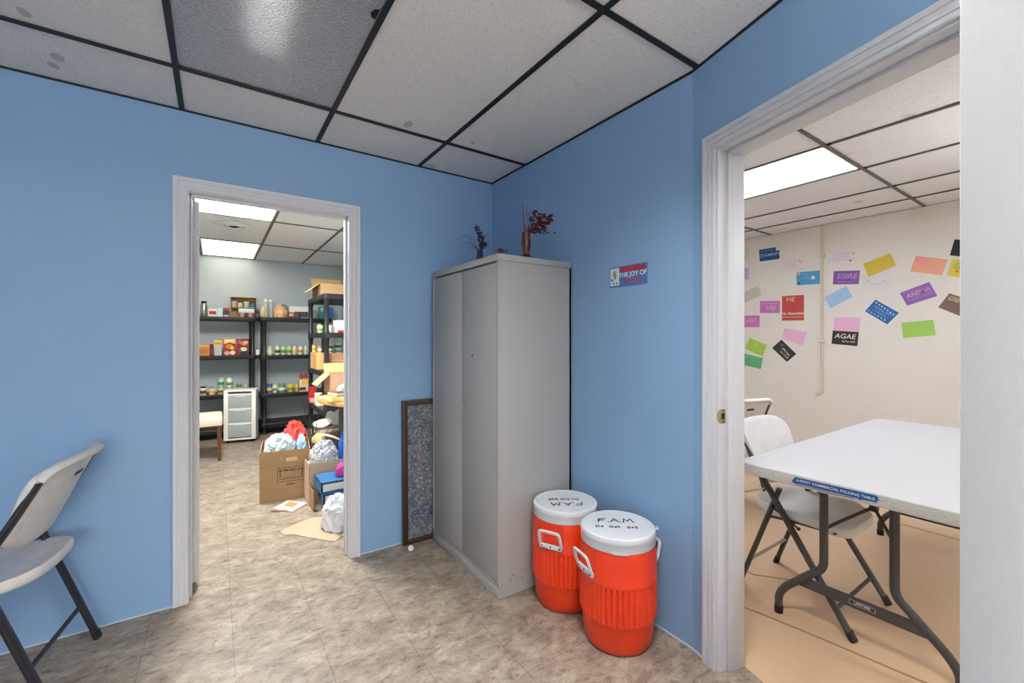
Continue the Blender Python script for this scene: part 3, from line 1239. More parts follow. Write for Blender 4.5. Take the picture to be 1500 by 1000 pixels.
for cx, cy, r in ((-.081, .022, .011), (-.090, .012, .006)):
    m.lathe([(r, .0006), (r, .0011)], 14, M=MS @ Matrix.Translation((cx, cy, 0)))
m.build('orange_patch', sign_orange, pn, smooth=0)
m = MB()
m.box(-.086, -.070, -.018, .008, .0006, .0011, M=MS @ Matrix.Rotation(R(-6), 4, 'Z'))
m.build('teal_patch', sign_teal, pn, smooth=0)
m = MB()
for cx, cy, r in ((-.097, -.014, .006), (-.086, -.032, .005), (-.066, -.033, .005)):
    m.lathe([(r, .0006), (r, .0011)], 12, M=MS @ Matrix.Translation((cx, cy, 0)))
m.build('navy_patch', sign_navy, pn, smooth=0)
m = MB()
m.box(-.048, .108, .018, .044, 0, .0006, M=MS)
m.build('red_band', mat('sign_dark_red', '#8e3350', .5), t, smooth=0)
text_mb('CELEBRATE', .029, MS @ Matrix.Translation((.030, .031, .0009)), .0003, .0007).build('lettering', sign_red, t, smooth=0)
text_mb('THE JOY OF', .031, MS @ Matrix.Translation((.030, .004, .0004)), .0003, .0007).build('lettering', sign_white, t, smooth=0)
text_mb('LIVING', .036, MS @ Matrix.Translation((.030, -.027, .0004)), .0003, .0007).build('lettering', sign_red, t, smooth=0)

# ------------------------------------------------------------------ artificial flowers on the cabinet
red_glass = mat('red_vase_glaze', '#4f0e0c', .3, spec=.5)
red_leaf = mat('dark_red_petals', '#5e0f12', .6, var=(30, '#33070b', .8))
red_twig = mat('dark_red_twig', '#5a1218', .6)
pur_leaf = mat('deep_purple_petals', '#241a4a', .6, var=(30, '#150f30', .8))
pur_twig = mat('dark_blue_grass', '#28344f', .6)


def leaf(mb, p, d, s, wd, mi=0):
    """small cupped petal"""
    d = Vector(d).normalized()
    u = d.cross(Vector((random.gauss(0, 1), random.gauss(0, 1), random.gauss(0, 1)))).normalized()
    n = d.cross(u)
    p = Vector(p)
    pts = []
    for k, (l, wv, h) in enumerate(((0, .1, 0), (.35, 1, .12), (.7, .8, .2), (1, .05, .1))):
        c = p + d * s * l + n * s * h
        pts += [c - u * wd * wv, c + n * s * -.12 * wv, c + u * wd * wv]
    fs = []
    for k in range(3):
        for j in range(2):
            a = k * 3 + j
            fs.append((a, a + 1, a + 4, a + 3))
    lo = [q - n * .0012 for q in pts]
    N = len(pts)
    rim = [0, 1, 2, 5, 8, 11, 10, 9, 6, 3]
    fs += [tuple(x + N for x in f[::-1]) for f in fs]
    fs += [(rim[i], rim[(i + 1) % 10], rim[(i + 1) % 10] + N, rim[i] + N) for i in range(10)]
    mb.add(pts + lo, fs, mi)


camR = Vector((cA, -sA, 0))
camF = Vector((sA, cA, 0))
UP = Vector((0, 0, 1))


def cluster(mb, c, r, n, s):
    for i in range(n):
        d = Vector((random.gauss(0, 1), random.gauss(0, 1), random.gauss(0, 1))).normalized()
        leaf(mb, c + d * r * random.random(), d, s * (.7 + .6 * random.random()), s * .42)


b0 = Vector((1.362, 1.85, CH))
t = thing('vase_of_flowers', 'slim red vase with red blossom spray on top of the cabinet', 'flowers', b0)
m = MB()
m.lathe([(.001, 0), (.036, 0), (.038, .004), (.030, .014), (.017, .024), (.016, .034), (.023, .060), (.0265, .085), (.024, .105), (.022, .122), (.025, .138), (.022, .139), (.018, .12)], 28)
m.build('vase', red_glass, t)
top = UP * .13
bl = [(.030, .075, 0, 7), (.055, .115, .01, 8), (.075, .06, 0, 9), (.095, .035, .01, 9), (.115, .065, -.01, 8), (.062, .030, .02, 9), (.040, .022, -.01, 10), (.020, .028, 0, 8), (.085, .10, .01, 6), (.13, .085, 0, 12), (.045, .05, 0, 8), (.10, .055, 0, 8), (.075, .082, 0, 7)]
for k, (x, z, f, n) in enumerate(bl):
    tip = top + camR * x + UP * z + camF * f
    m = MB()
    m.tube(bez(UP * .10, top + camR * x * .35 + UP * z * .7, tip), .0012, n=6)
    st = m.build('stem', red_twig, t)
    m = MB()
    cluster(m, tip, .010, n + 4, .017)
    m.build('blossom', red_leaf, t, smooth=60)
for k, (x0, x1, z) in enumerate(((-.012, -.016, .175), (-.010, -.012, .145), (-.006, .010, .15), (.004, .028, .16), (.0, .02, .13), (.01, .05, .12), (.0, .075, .14), (-.002, .004, .17))):
    m = MB()
    m.tube(bez(UP * .09 + camR * x0 * .5, top + camR * (x0 * 1.2) + UP * z * .5, top + camR * x1 + UP * z), .0020 if k < 3 else .0011, n=6, taper=.35)
    m.build('grass_stalk', red_twig if k < 3 else pur_twig, t)
for k in range(5):
    tip = top + camR * (.07 + .02 * k) + UP * (.012 - .006 * (k % 2)) + camF * .01
    m = MB()
    m.tube(bez(top, top + camR * .04 + UP * .02, tip), .0009, n=5)
    leaf(m, tip, camR + UP * random.uniform(-1, 1), .012, .006)
    m.build('sprig', pur_twig, t, smooth=60)

b1 = Vector((1.262, 2.165, CH))
t = thing('vase_of_flowers', 'dark purple flower spray with drooping grass at the back of the cabinet top', 'flowers', b1)
m = MB()
m.lathe([(.001, 0), (.022, 0), (.022, .01), (.016, .03), (.019, .05), (.015, .07), (.017, .085), (.013, .084)], 20)
m.build('vase', pur_leaf, t)
for k, (x, z, n) in enumerate(((-.012, .215, 9), (.000, .19, 9), (.010, .168, 11), (.0, .15, 9), (.016, .145, 9), (.004, .12, 9), (.016, .115, 10), (.008, .10, 8), (.02, .13, 8))):
    tip = UP * z + camR * x
    m = MB()
    m.tube(bez(UP * .06, UP * z * .6 + camR * x * .3, tip), .0012, n=6)
    m.build('stem', pur_twig, t)
    m = MB()
    cluster(m, tip, .009, n + 2, .016)
    m.build('blossom', pur_leaf, t, smooth=60)
for k in range(16):
    sg = -1 if k < 11 else 1
    x = sg * (.06 + .085 * random.random()) * (1 if sg < 0 else .75)
    z = .05 + .09 * random.random()
    m = MB()
    f = camF * random.uniform(-.04, .03)
    m.tube(bez(UP * .07, UP * (z + .10) + camR * x * .55 + f, UP * z + camR * x + f * 2, 12), .0009, n=5, taper=.4)
    m.build('grass_blade', pur_twig, t)

b2 = Vector((1.298, 2.00, CH))
t = thing('vase_of_flowers', 'small red bloom just showing over the cabinet edge', 'flowers', b2)
m = MB()
m.lathe([(.001, 0), (.02, 0), (.022, .02), (.014, .045), (.016, .055), (.012, .054)], 18)
m.build('pot', red_glass, t)
m = MB()
cluster(m, UP * .060, .010, 20, .014)
m.build('blossom', red_leaf, t, smooth=60)
m = MB()
for a in range(5):
    leaf(m, UP * .055 + camR * (-.02 + .011 * a), camR * (-1 + .5 * a) + UP * .7, .018, .006)
m.build('leaves', red_twig, t, smooth=60)

# ------------------------------------------------------------------ folding chairs
logo_dark = mat('dark_logo_plate', '#2b3038', .5)
logo_light = mat('pale_logo_letters', '#c9ccd0', .5)


def folding_chair(label, frame_mat, plastic, loc, rz, group):
    """faces local +y; rear feet at y=-.24, front feet at y=+.25"""
    t = thing('folding_chair', label, 'chair', loc, rz, group)
    X = .226
    for s in (-1, 1):
        # back tube: front foot - seat pivot - up into the backrest
        m = MB()
        m.tube(bend([(s * X, .250, .012), (s * X * .985, -.150, .655), (s * X * .93, -.222, .800)], .05), .012, .0215, n=14, up=(1, 0, 0))
        lg = m.build('front_leg', frame_mat, t)
        m = MB()
        m.tube([(s * X, .2592, .0), (s * X, .239, .033)], .014, .0235, n=14, up=(1, 0, 0))
        m.build('foot_cap', black_rubber, lg)
        m = MB()
        m.tube([(s * (X + .001), -.243, .012), (s * (X - .004) , -.050, .560)], .0115, .0205, n=14, up=(1, 0, 0), M=Matrix.Translation((-s * .022, 0, 0)))
        lg = m.build('rear_leg', frame_mat, t)
        m = MB()
        m.tube([(s * (X + .001) - s * .022, -.2472, .0), (s * (X + .001) - s * .022, -.236, .033)], .0135, .0225, n=14, up=(1, 0, 0))
        m.build('foot_cap', black_rubber, lg)
        m = MB()
        xs = s * (X - .034)
        m.tube(bend([(xs, -.100, .408), (xs, .0, .418), (xs, .185, .425)], .04), .006, .011, n=10, up=(1, 0, 0))
        m.build('seat_rail', frame_mat, t)
        m = MB()
        m.tube([(s * (X - .012), -.085, .470), (s * (X - .012), .04, .400)], .003, .007, n=8, up=(1, 0, 0))
        m.lathe([(.008, -.004), (.008, .004)], 12, M=Matrix.Translation((s * (X - .012), .04, .400)) @ Matrix.Rotation(R(90), 4, 'Y'))
        m.build('link_arm', frame_mat, t)
    m = MB()
    m.tube([(-X, .192, .105), (X, .192, .105)], .0085, n=10)
    m.build('front_stretcher', frame_mat, t)
    m = MB()
    m.tube([(-X + .02, -.193, .155), (X - .02, -.193, .155)], .0085, n=10)
    m.build('rear_stretcher', steel if frame_mat is dark_metal else frame_mat, t)

    # seat: one moulded piece, dished, with a deep rolled edge
    ol = []
    for x, y in rrect(.410, .425, .10, 7, 0, .012):
        k = 1 + .06 * (y - .012) / .2
        ol.append((x * k, y))
    ol = densify(ol, .025)

    def fs(x, y, z):
        xx = x / .205
        dish = .016 * (1 - min(1, xx * xx + ((y - .0) / .22) ** 2))
        front = -.018 * max(0, (y - .10) / .13) ** 2
        back = .012 * max(0, (-.05 - y) / .11) ** 2
        return (x, y, z - dish + front + back + .012 * xx * xx * (1 if y < .15 else .4))
    m = MB()
    m.slab(ol, [(.975, .413), (1.0, .420), (1.005, .434), (1.0, .447), (.975, .455)], fs, ctr=(0, .012), fill=(1, .86, .7, .5, .25))
    m.build('seat', plastic, t, smooth=50)

    # backrest: curved shell, wide rounded top, tapering to a shallow curved bottom edge
    ol = []
    W = .238
    pts = []
    for a in range(0, 181, 9):                         # top edge
        c, s2 = cos(R(a)), sin(R(a))
        pts.append((W * math.copysign(abs(c) ** .42, c), .775 + .078 * abs(s2) ** .6))
    top_e = pts
    bot = []
    for i in range(0, 13):
        u = -1 + 2 * i / 12
        bot.append((u * .208, .545 + .055 * abs(u) ** 3))
    ol = densify(top_e + bot, .03)
    Cx, Cz = 0, .70

    def fb(x, z, q):
        # lean follows the tubes; plan curve wraps round the sitter
        y = -.134 - (z - .545) * .46 + .046 * (x / W) ** 2
        return (x, y - q, z)
    m = MB()
    m.slab(ol, [(.968, -.010), (.992, -.008), (1.0, 0), (.992, .009), (.965, .013)], lambda x, z, q: fb(x, z, q), ctr=(Cx, Cz), fill=(1, .9, .72, .5, .25))
    back = m.build('backrest', plastic, t, smooth=50)
    # rolled top lip on the rear face
    m = MB()
    path = [Vector(fb(x * .965, z * .985 + .006, .013)) for x, z in top_e[2:-2]]
    m.tube(path, .013, .017, n=12, up=(0, 1, 0))
    m.build('top_lip', plastic, back)
    p0 = Vector(fb(0, .775, .0138))
    p1 = Vector(fb(0, .795, .0138))
    ML = frame(p0 + Vector((0, -.0015, 0)), (-1, 0, 0), p1 - p0)
    m = MB()
    m.box(-.032, .032, -.0085, .0085, -.001, .001, M=ML, bev=.0008)
    lp = m.build('logo_plate', logo_dark, back)
    text_mb('LIFETIME', .0115, ML @ Matrix.Translation((0, 0, .0013)), .0003, .0002).build('lettering', logo_light, lp, smooth=0)
    return t


ch = folding_chair('white folding chair with black legs against the blue wall by the left doorway', black_metal, chair_dirty, (-.694, 2.397, 0), R(90 - 8), None)
# class-room chairs
folding_chair('white folding chair with grey legs tucked under the long table edge', dark_metal, chair_white, (2.482, .952, 0), R(180), 'classroom folding chairs')
folding_chair('white folding chair behind the others with a dark logo on its back', dark_metal, chair_white, (3.30, 1.86, 0), R(-16), 'classroom folding chairs')

# ------------------------------------------------------------------ folding table
top_white = mat('white_table_top', '#c6c6c8', .4, bump=(300, .05))
edge_mat = mat('speckled_white_table_edge', '#d6d6d2', .6, var=(70, '#a9a8a2', .6, 8), bump=(160, .2), stretch=(1, 1, 2.5))
TX0, TX1, TY0, TY1 = 1.962, 3.826, .290, 1.045
TW, TL = TY1 - TY0, TX1 - TX0
t = thing('folding_table', 'long white folding table on grey steel legs in the cream room', 'table', ((TX0 + TX1) / 2, (TY0 + TY1) / 2, 0))
m = MB()
ol = densify(rrect(TL, TW, .055, 8), .12)
m.slab(ol, [(.999, .735), (.9955, .7388), (.985, .7395)], fill=(1, .7, .3))
m.slab(ol, [(1, .7349), (.999, .7351)], fill=(1, .5))
m.build('table_top', top_white, t, smooth=40)
m = MB()
n = len(ol)
sec = [(0, .736), (.0005, .730), (.0, .700), (.004, .692), (.020, .690), (.024, .700), (.024, .734)]
vs = []
for i in range(n):
    p = Vector(ol[i])
    k = 1
    for ins, z in sec:
        d = Vector((max(abs(p.x) - ins, 0) * math.copysign(1, p.x) if abs(abs(p.x) - TL / 2) < .06 else p.x,
                    max(abs(p.y) - ins, 0) * math.copysign(1, p.y) if abs(abs(p.y) - TW / 2) < .06 else p.y))
        vs.append((d.x, d.y, z))
k = len(sec)
fs = [(i * k + j, ((i + 1) % n) * k + j, ((i + 1) % n) * k + j + 1, i * k + j + 1) for i in range(n) for j in range(k - 1)]
m.add(vs, fs)
m.build('table_edge', edge_mat, t, smooth=40)
tc_ = Vector(t.location)
yc = (TY0 + TY1) / 2
label_blue = mat('blue_edge_label', '#1f4f92', .45)
label_grey = mat('grey_edge_label', '#8f9196', .5)
# torn sticker on the short end facing the door
ME = frame((TX0 - tc_.x - .0006, 0, .714), (0, -1, 0), (0, 0, 1))
ya = atx(1160, 704, TX0).y - yc
yb = atx(1289, 729, TX0).y - yc
la, lb = -ya, -yb
ol2 = [(la, -.004), (la + .012, .016), (lb - .012, .019), (lb - .002, .012), (lb - .008, .009), (lb, .004), (lb - .01, .0), (lb - .006, -.006), (lb - .05, -.008), (lb - .058, -.012), (lb - .066, -.007), (la + .02, -.008), (la + .012, -.012)]
m = MB()
m.add([(x, z, .0002) for x, z in ol2] + [(x, z, .0007) for x, z in ol2], [list(range(13))[::-1], list(range(13, 26))] + [(i, (i + 1) % 13, 13 + (i + 1) % 13, 13 + i) for i in range(13)], 0, ME)
lb_o = m.build('edge_label', label_blue, t, smooth=0)
m = MB()
m.box(la + .016, lb - .075, -.0145, -.009, .0001, .0006, M=ME)
m.build('grey_strip', label_grey, lb_o, smooth=0)
text_mb('6-FOOT COMMERCIAL FOLDING TABLE', .0143, ME @ Matrix.Translation(((la + lb) / 2 + .002, .0045, .0008)), .0002, .0002).build('lettering', sign_white, lb_o, smooth=0)


def pedestal(x, sgn, label):
    pd_mat = dark_metal
    m = MB()
    for s in (-1, 1):
        m.tube(bend([(x, s * .120, .690), (x, s * .120, .285), (x, s * .175, .235), (x + sgn * .0, s * .275, .135), (x, s * .305, .085), (x, s * .305, .010)], .07, 6), .0165, n=14)
    m.tube([(x, -.14, .662), (x, .14, .662)], .012, n=12)
    m.build('pedestal_leg', pd_mat, t)
    for s in (-1, 1):
        m = MB()
        m.tube([(x, s * .305, .0), (x, s * .305, .034)], .0185, n=14)
        m.build('foot_cap', black_rubber, t)
    m = MB()
    m.box(x - .006, x + .006, -.218, .218, .168, .216, bev=.004)
    bar = m.build('cross_bar', pd_mat, t)
    return bar


bar = pedestal(TX0 - tc_.x + .245, 1, '')
MBn = frame((TX0 - tc_.x + .245 - .0068, -.018, .194), (0, -1, 0), (0, 0, 1))
m = MB()
m.box(-.044, .044, -.0095, .0095, -.0002, .0007, M=MBn)
lp = m.build('logo_plate', logo_dark, bar, smooth=0)
m = MB()
for a, b, c, d in ((-.044, .044, .0082, .0095), (-.044, .044, -.0095, -.0082), (-.044, -.0425, -.0095, .0095), (.0425, .044, -.0095, .0095)):
    m.box(a, b, c, d, .0006, .0010, M=MBn)
m.build('logo_border', logo_light, lp, smooth=0)
text_mb('LIFETIME', .0145, MBn @ Matrix.Translation((0, 0, .0009)), .0002, .0003).build('lettering', logo_light, lp, smooth=0)
pedestal(TX1 - tc_.x - .200, -1, '')
# Y-shaped folding braces
for x, sg in ((TX0 - tc_.x + .245, 1), (TX1 - tc_.x - .200, -1)):
    j = Vector((x + sg * .20, 0, .545))
    m = MB()
    for s in (-1, 1):
        m.tube(bend([(x + sg * .004, s * .118, .46), (x + sg * .06, s * .10, .475), j + Vector((-sg * .012, s * .008, 0))], .04), .007, n=8)
    m.tube([j, (x + sg * .40, 0, .70)], .010, n=10)
    m.lathe([(.016, -.014), (.016, .014)], 14, M=Matrix.Translation(j) @ Matrix.Rotation(R(90), 4, 'X'))
    m.build('brace', dark_metal, t)

# ================================================================== CLASSROOM WALL
def paper(hexc):
    return mat('paper_' + hexc.strip('#'), hexc, .75, bump=(90, .05))


XW = 4.94
ink_w = mat('white_chalk_ink', '#e9e4dc', .8)
ink_p = mat('pale_violet_ink', '#c9a9d9', .8)
ink_y = mat('pale_yellow_ink', '#e4c98e', .8)


def sheet(q, hexc, label, k, deco=None):
    """a taped paper sheet: q = four corners TL TR BR BL on the wall"""
    P = [atx(x, y, XW) for x, y in q]
    c = sum(P, Vector()) / 4
    f = -.0012 - .0011 * k
    vs, n = [], 4
    bulge = []
    N = 6
    for i in range(N + 1):
        for j in range(N + 1):
            u, v = i / N, j / N
            p = P[0].lerp(P[1], u).lerp(P[3].lerp(P[2], u), v)
            vs.append(p + Vector((f - .0025 * abs(noise.noise(Vector((u * 2.2 + c.y * 5, v * 2.2 + c.z * 7, k)))), 0, 0)))
    fs = [(i * (N + 1) + j, i * (N + 1) + j + 1, (i + 1) * (N + 1) + j + 1, (i + 1) * (N + 1) + j) for i in range(N) for j in range(N)]
    T = len(vs)
    vs2 = [v + Vector((.0008, 0, 0)) for v in vs]
    rim = [j for j in range(N + 1)] + [i * (N + 1) + N for i in range(1, N + 1)] + [N * (N + 1) + j for j in range(N - 1, -1, -1)] + [i * (N + 1) for i in range(N - 1, 0, -1)]
    m = MB()
    m.add(vs + vs2, fs + [tuple(x + T for x in g[::-1]) for g in fs] + [(rim[i], rim[(i + 1) % len(rim)], rim[(i + 1) % len(rim)] + T, rim[i] + T) for i in range(len(rim))])
    o = m.build('paper_sheet', paper(hexc), loc=(XW, c.y, c.z), smooth=30)
    tag(o, label, 'paper', 'coloured sheets on the cream wall')
    if deco:
        ex = (P[1] - P[0])
        ey = (P[0] - P[3])
        M = frame(c - Vector((XW, c.y, c.z)) + Vector((f - .0034, 0, 0)), ex, ey)
        w_, h_ = ex.length, ey.length
        for d in deco:
            if d[0] == 't':
                _, s, x, y, sz, im = d[:6]
                tm = text_mb(s, sz * h_, M @ Matrix.Translation((x * w_, y * h_, 0)), .0003, .0005, shear=.15 if len(d) < 7 else d[6])
                tm.build('lettering', im, o, smooth=0)
            elif d[0] == 'l':            # a line of illegible small writing: a wavy pen line
                _, x0, x1, y, amp, im = d
                m = MB()
                k_ = int(abs(x1 - x0) * w_ / .007)
                stroke(m, [((x0 + (x1 - x0) * i / k_) * w_, (y + amp * (1 if i % 2 else -1) * random.random()) * h_) for i in range(k_ + 1)], .0035, M)
                m.build('pen_line', im, o, smooth=0)
            elif d[0] == 'd':            # sticker / dot
                _, x, y, r, im = d
                m = MB()
                m.lathe([(r, -.0002), (r, .0008)], 12, M=M @ Matrix.Translation((x * w_, y * h_, 0)))
                m.build('sticker', im, o, smooth=0)
            elif d[0] == 'r':
                _, x0, x1, y0, y1, im = d
                m = MB()
                m.box(x0 * w_, x1 * w_, y0 * h_, y1 * h_, -.0002, .0005, M=M)
                m.build('pasted_strip', im, o, smooth=0)
    return o


pk = mat('pink_ink', '#e6b9cf', .8)
pb = mat('pale_blue_ink', '#9db8e0', .8)
gn = mat('green_ink', '#8cc07c', .8)
brn = mat('brown_ink', '#a0683c', .8)
sheet([(1075, 365), (1098, 362), (1097, 380), (1075, 384)], '#cfe3d3', 'mint green sheet at the top, half hidden by the door frame', 0)
sheet([(1112, 366), (1142, 361), (1142, 379), (1113, 383)], '#2b4f8f', 'navy sheet with a white tag, uppermost left of the conduit', 1, [('t', 'ZSAMRIN', .0, -.05, .38, pb), ('r', .32, .5, .2, .52, ink_w), ('l', -.4, .2, .32, .06, pb)])
sheet([(1146.6, 379), (1178.4, 376), (1179, 396.6), (1146.6, 398.6)], '#e9e0e0', 'white sheet with a yellow flower sticker left of the conduit', 0, [('d', .28, .22, .012, ink_y), ('d', .36, .14, .009, ink_y), ('l', -.4, .1, .2, .05, pk), ('l', -.4, .1, 0, .05, pk), ('l', -.4, .1, -.2, .05, pk)])
sheet([(1070, 394), (1097, 392), (1097, 409), (1070, 411)], '#b6bfe0', 'lavender sheet partly behind the door frame', 0, [('l', .0, .4, .1, .08, ink_w)])
sheet([(1167, 399), (1201, 396), (1201, 415.4), (1167.3, 417.8)], '#4fa0cf', 'sky blue sheet with a white flower sticker beside the conduit', 1, [('d', .22, .0, .019, ink_w), ('d', -.4, .36, .013, ink_y), ('d', -.38, -.36, .010, ink), ('l', -.25, .1, .25, .05, pb), ('l', -.25, .1, .05, .05, pb)])
sheet([(1216.8, 369), (1255, 364.2), (1255, 384.8), (1216.5, 389.6)], '#ebe4e8', 'white sheet with pink pencil lines right of the conduit, highest there', 0, [('l', -.4, .25, .25, .05, pk), ('l', -.4, .25, .05, .05, pk), ('l', -.4, .25, -.15, .05, pk), ('d', .38, .2, .009, gn), ('d', .28, -.28, .009, brn)])
sheet([(1221.6, 397), (1259.8, 396), (1258, 416), (1220, 416.4)], '#8a58ab', 'purple sheet lettered ESIRE right of the conduit', 0, [('t', 'ESIRE', .03, .08, .55, ink_p), ('l', -.35, .3, -.33, .06, ink_p)])
sheet([(1207, 435.6), (1239.6, 418.8), (1249, 434.4), (1216.8, 451.6)], '#a9cdeb', 'pale blue tilted sheet right of the conduit', 1, [('l', -.2, .2, .1, .06, pb), ('l', -.2, .2, -.1, .06, pb)])
sheet([(1086.6, 429.6), (1110.6, 418), (1115.4, 432), (1091.4, 443.4)], '#cbc6c0', 'light grey tilted sheet by the door frame', 0)
sheet([(1113.4, 441), (1142.6, 440.6), (1142.4, 458.4), (1113.4, 458.2)], '#c878bd', 'magenta sheet left of the red one', 0, [('t', 'Lilly', .05, -.05, .5, pk), ('l', -.4, .4, .3, .06, pk)])
sheet([(1145.7, 433.6), (1177.8, 431.8), (1177.8, 469), (1145.7, 469.4)], '#c44b4b', 'tall red sheet lettered HE', 0, [('t', 'HE', -.12, .34, .26, ink_y), ('t', 'No Exemblin', .0, -.22, .16, ink_w), ('r', -.48, .48, -.375, -.35, ink_y)])
sheet([(1073, 441), (1087.8, 442.6), (1084, 462), (1071, 462)], '#4faa7c', 'green sheet sliver at the door frame above the magenta Faith sheet', 0)
sheet([(1085.8, 462.4), (1113, 461.8), (1113, 479), (1085.8, 479)], '#cf7fbf', 'magenta sheet lettered Faith', 1, [('t', 'Faith', -.12, .08, .5, pk), ('l', .2, .4, .2, .1, pk)])
sheet([(1149, 480.4), (1182.6, 486.4), (1175.4, 506.2), (1146, 495.4)], '#ecbcdb', 'plain light pink tilted sheet under the red one', 0)
sheet([(1098.6, 494.8), (1123.8, 505.3), (1117.2, 521.8), (1091.2, 510)], '#a9ce57', 'lime tilted sheet above the lowest green one', 1, [('r', -.12, .05, .1, .3, ink_y)])
sheet([(1090.2, 517.3), (1117.8, 524.2), (1114.6, 540.4), (1087.2, 533.8)], '#63c08c', 'sea green scribbled sheet, lowest on the wall', 0, [('l', -.42, .42, .25, .12, gn), ('l', -.42, .42, -.02, .14, gn), ('l', -.42, .42, -.28, .12, gn), ('d', -.3, .3, .006, ink_y), ('d', .05, .3, .006, ink_y)])
sheet([(1144.8, 497.2), (1166.6, 518.2), (1152.8, 529.8), (1131.2, 509.4)], '#353632', 'black sheet tilted like a diamond', 1, [('d', -.28, .22, .012, mat('dark_ring_ink', '#77756f', .8)), ('l', -.15, .35, .05, .12, ink_w), ('l', -.1, .4, -.2, .1, ink_w)])
sheet([(1222.2, 464.6), (1261, 464.8), (1258.3, 486.3), (1220.6, 484)], '#edbad9', 'light pink sheet directly above the black lettered one', 0)
sheet([(1220, 484), (1258.3, 486.3), (1255.9, 506.7), (1218.2, 503.2)], '#33332f', 'black sheet lettered AGAE under the pink one', 1, [('t', 'AGAE', .0, .12, .5, ink_w), ('l', -.1, .4, -.25, .08, ink_w)])
sheet([(1263.4, 402), (1305.4, 399.6), (1304.8, 422.4), (1263.4, 422.4)], '#e6e3e4', 'white sheet behind the yellow tilted one', 0, [('d', -.3, .0, .012, ink_y), ('d', .28, -.05, .01, pk), ('l', -.2, .2, -.2, .08, pk)])
sheet([(1264.2, 386.4), (1304.5, 370.8), (1312.6, 388.8), (1272.4, 405.6)], '#d9c14a', 'mustard yellow tilted sheet overlapping a white one', 1)
sheet([(1341.7, 374.6), (1388.5, 379.8), (1379.8, 403.2), (1333.6, 397.2)], '#f0ac8e', 'salmon and pink sheet near the right end of the wall', 0, [('r', -.46, -.05, .1, .46, mat('paper_rose', '#f2a4a8', .8))])
sheet([(1398.4, 350.6), (1425, 352), (1420, 377), (1391.4, 373.8)], '#29282a', 'plain black sheet cut off by the open door edge', 0)
sheet([(1394.8, 379.4), (1422, 381), (1415, 407), (1387, 403.2)], '#ddcb52', 'bright yellow sheet cut off by the open door edge', 0, [('t', 'G', -.1, .1, .5, gn), ('d', -.05, -.2, .012, mat('orange_ink', '#e09a3c', .8))])
sheet([(1318, 429), (1361.2, 412.8), (1373, 433.2), (1328.8, 447.6)], '#9668b6', 'purple tilted sheet lettered ANIMA', 0, [('t', 'ANIMA', .02, .08, .42, pk), ('l', -.38, .4, -.2, .06, ink_p)])
sheet([(1390.6, 429.3), (1421, 439), (1407, 463), (1374.3, 450)], '#7a675b', 'brown tilted sheet by the open door edge', 0, [('t', 'GSE', -.15, .25, .34, ink_y)])
sheet([(1282.5, 438.7), (1317, 458), (1299.7, 475), (1267.2, 455.7)], '#2f6db0', 'blue tilted sheet covered in white dots', 0,
      [('d', -.38 + .13 * i, .36 - .02 * i, .007, ink_w) for i in range(7)] + [('d', -.4 + .14 * i, -.34, .006, ink_w) for i in range(6)] + [('l', -.35, .35, .1, .12, pb), ('l', -.3, .3, -.12, .1, pb)])
sheet([(1320.2, 472.7), (1367.2, 468.2), (1370.9, 490.8), (1323.3, 494.8)], '#a1cf62', 'plain light green sheet at the lower right of the wall', 0)

cond = mat('cream_painted_conduit', '#dccfb8', .5)
t = thing('wall_conduit', 'thin cream conduit running down the cream wall to a small box', 'pipe', (4.94, 1.775, .78))
m = MB()
m.tube([(-.012, 0, .012), (-.012, 0, CZ - .78 - .004)], .011, n=10)
m.build('pipe', cond, t)
m = MB()
m.tube(bend([(-.012, 0, .02), (-.012, 0, -.012), (-.012, .035, -.02), (-.012, .045, -.045)], .02), .014, n=10)
m.build('elbow', cond, t)
for z in (.49, 1.33):
    m = MB()
    m.box(-.026, 0, -.026, .026, z - .012, z + .012, bev=.004)
    m.build('clamp', cond, t)

# ================================================================== STORAGE ROOM
def shelf_unit(label, x0, x1, y0, y1, tops, group, long_x=True):
    t = thing('shelf_rack', label, 'shelf', (x0, y0, 0), 0, group)
    W_, D_ = x1 - x0, y1 - y0
    TH = .052
    for zt in tops:
        m = MB()
        ol = densify(rrect(W_, D_, .035, 5, W_ / 2, D_ / 2), .2)
        m.slab(ol, [(.99, zt - TH), (1, zt - TH + .004), (1, zt - .012), (.994, zt - .010), (.994, zt - .006), (1, zt - .004), (.99, zt)], ctr=(W_ / 2, D_ / 2), fill=(1, .5))
        # ribs below
        sh = m.build('shelf', shelf_black, t, smooth=30)
    zs = [0] + list(tops)
    ins = .055 if D_ < .6 else .032
    for px in (ins, W_ - ins):
        for py in (ins, D_ - ins):
            m = MB()
            for a, b in zip(zs[:-1], zs[1:]):
                b2 = b - TH
                if b2 - a < .01:
                    continue
                m.lathe([(.029, a), (.029, a + .02), (.0235, a + .028), (.0235, b2 - .03), (.029, b2 - .022), (.029, b2)], 16, c=(px, py, 0))
            m.build('post', shelf_black, t)
    return t


shelf_unit('black plastic shelf rack on the left of the far storage wall', -.445, .462, 6.65, 7.06, [.13, .575, 1.075, 1.575], 'black shelf racks')
shelf_unit('black plastic shelf rack on the right of the far storage wall', .488, 1.40, 6.65, 7.06, [.15, .545, 1.065, 1.582], 'black shelf racks')
shelf_unit('tall black five-shelf rack nearest the right side of the storage room', .90, 1.36, 4.66, 5.60, [.15, .555, .955, 1.355, 1.752], 'black shelf racks')


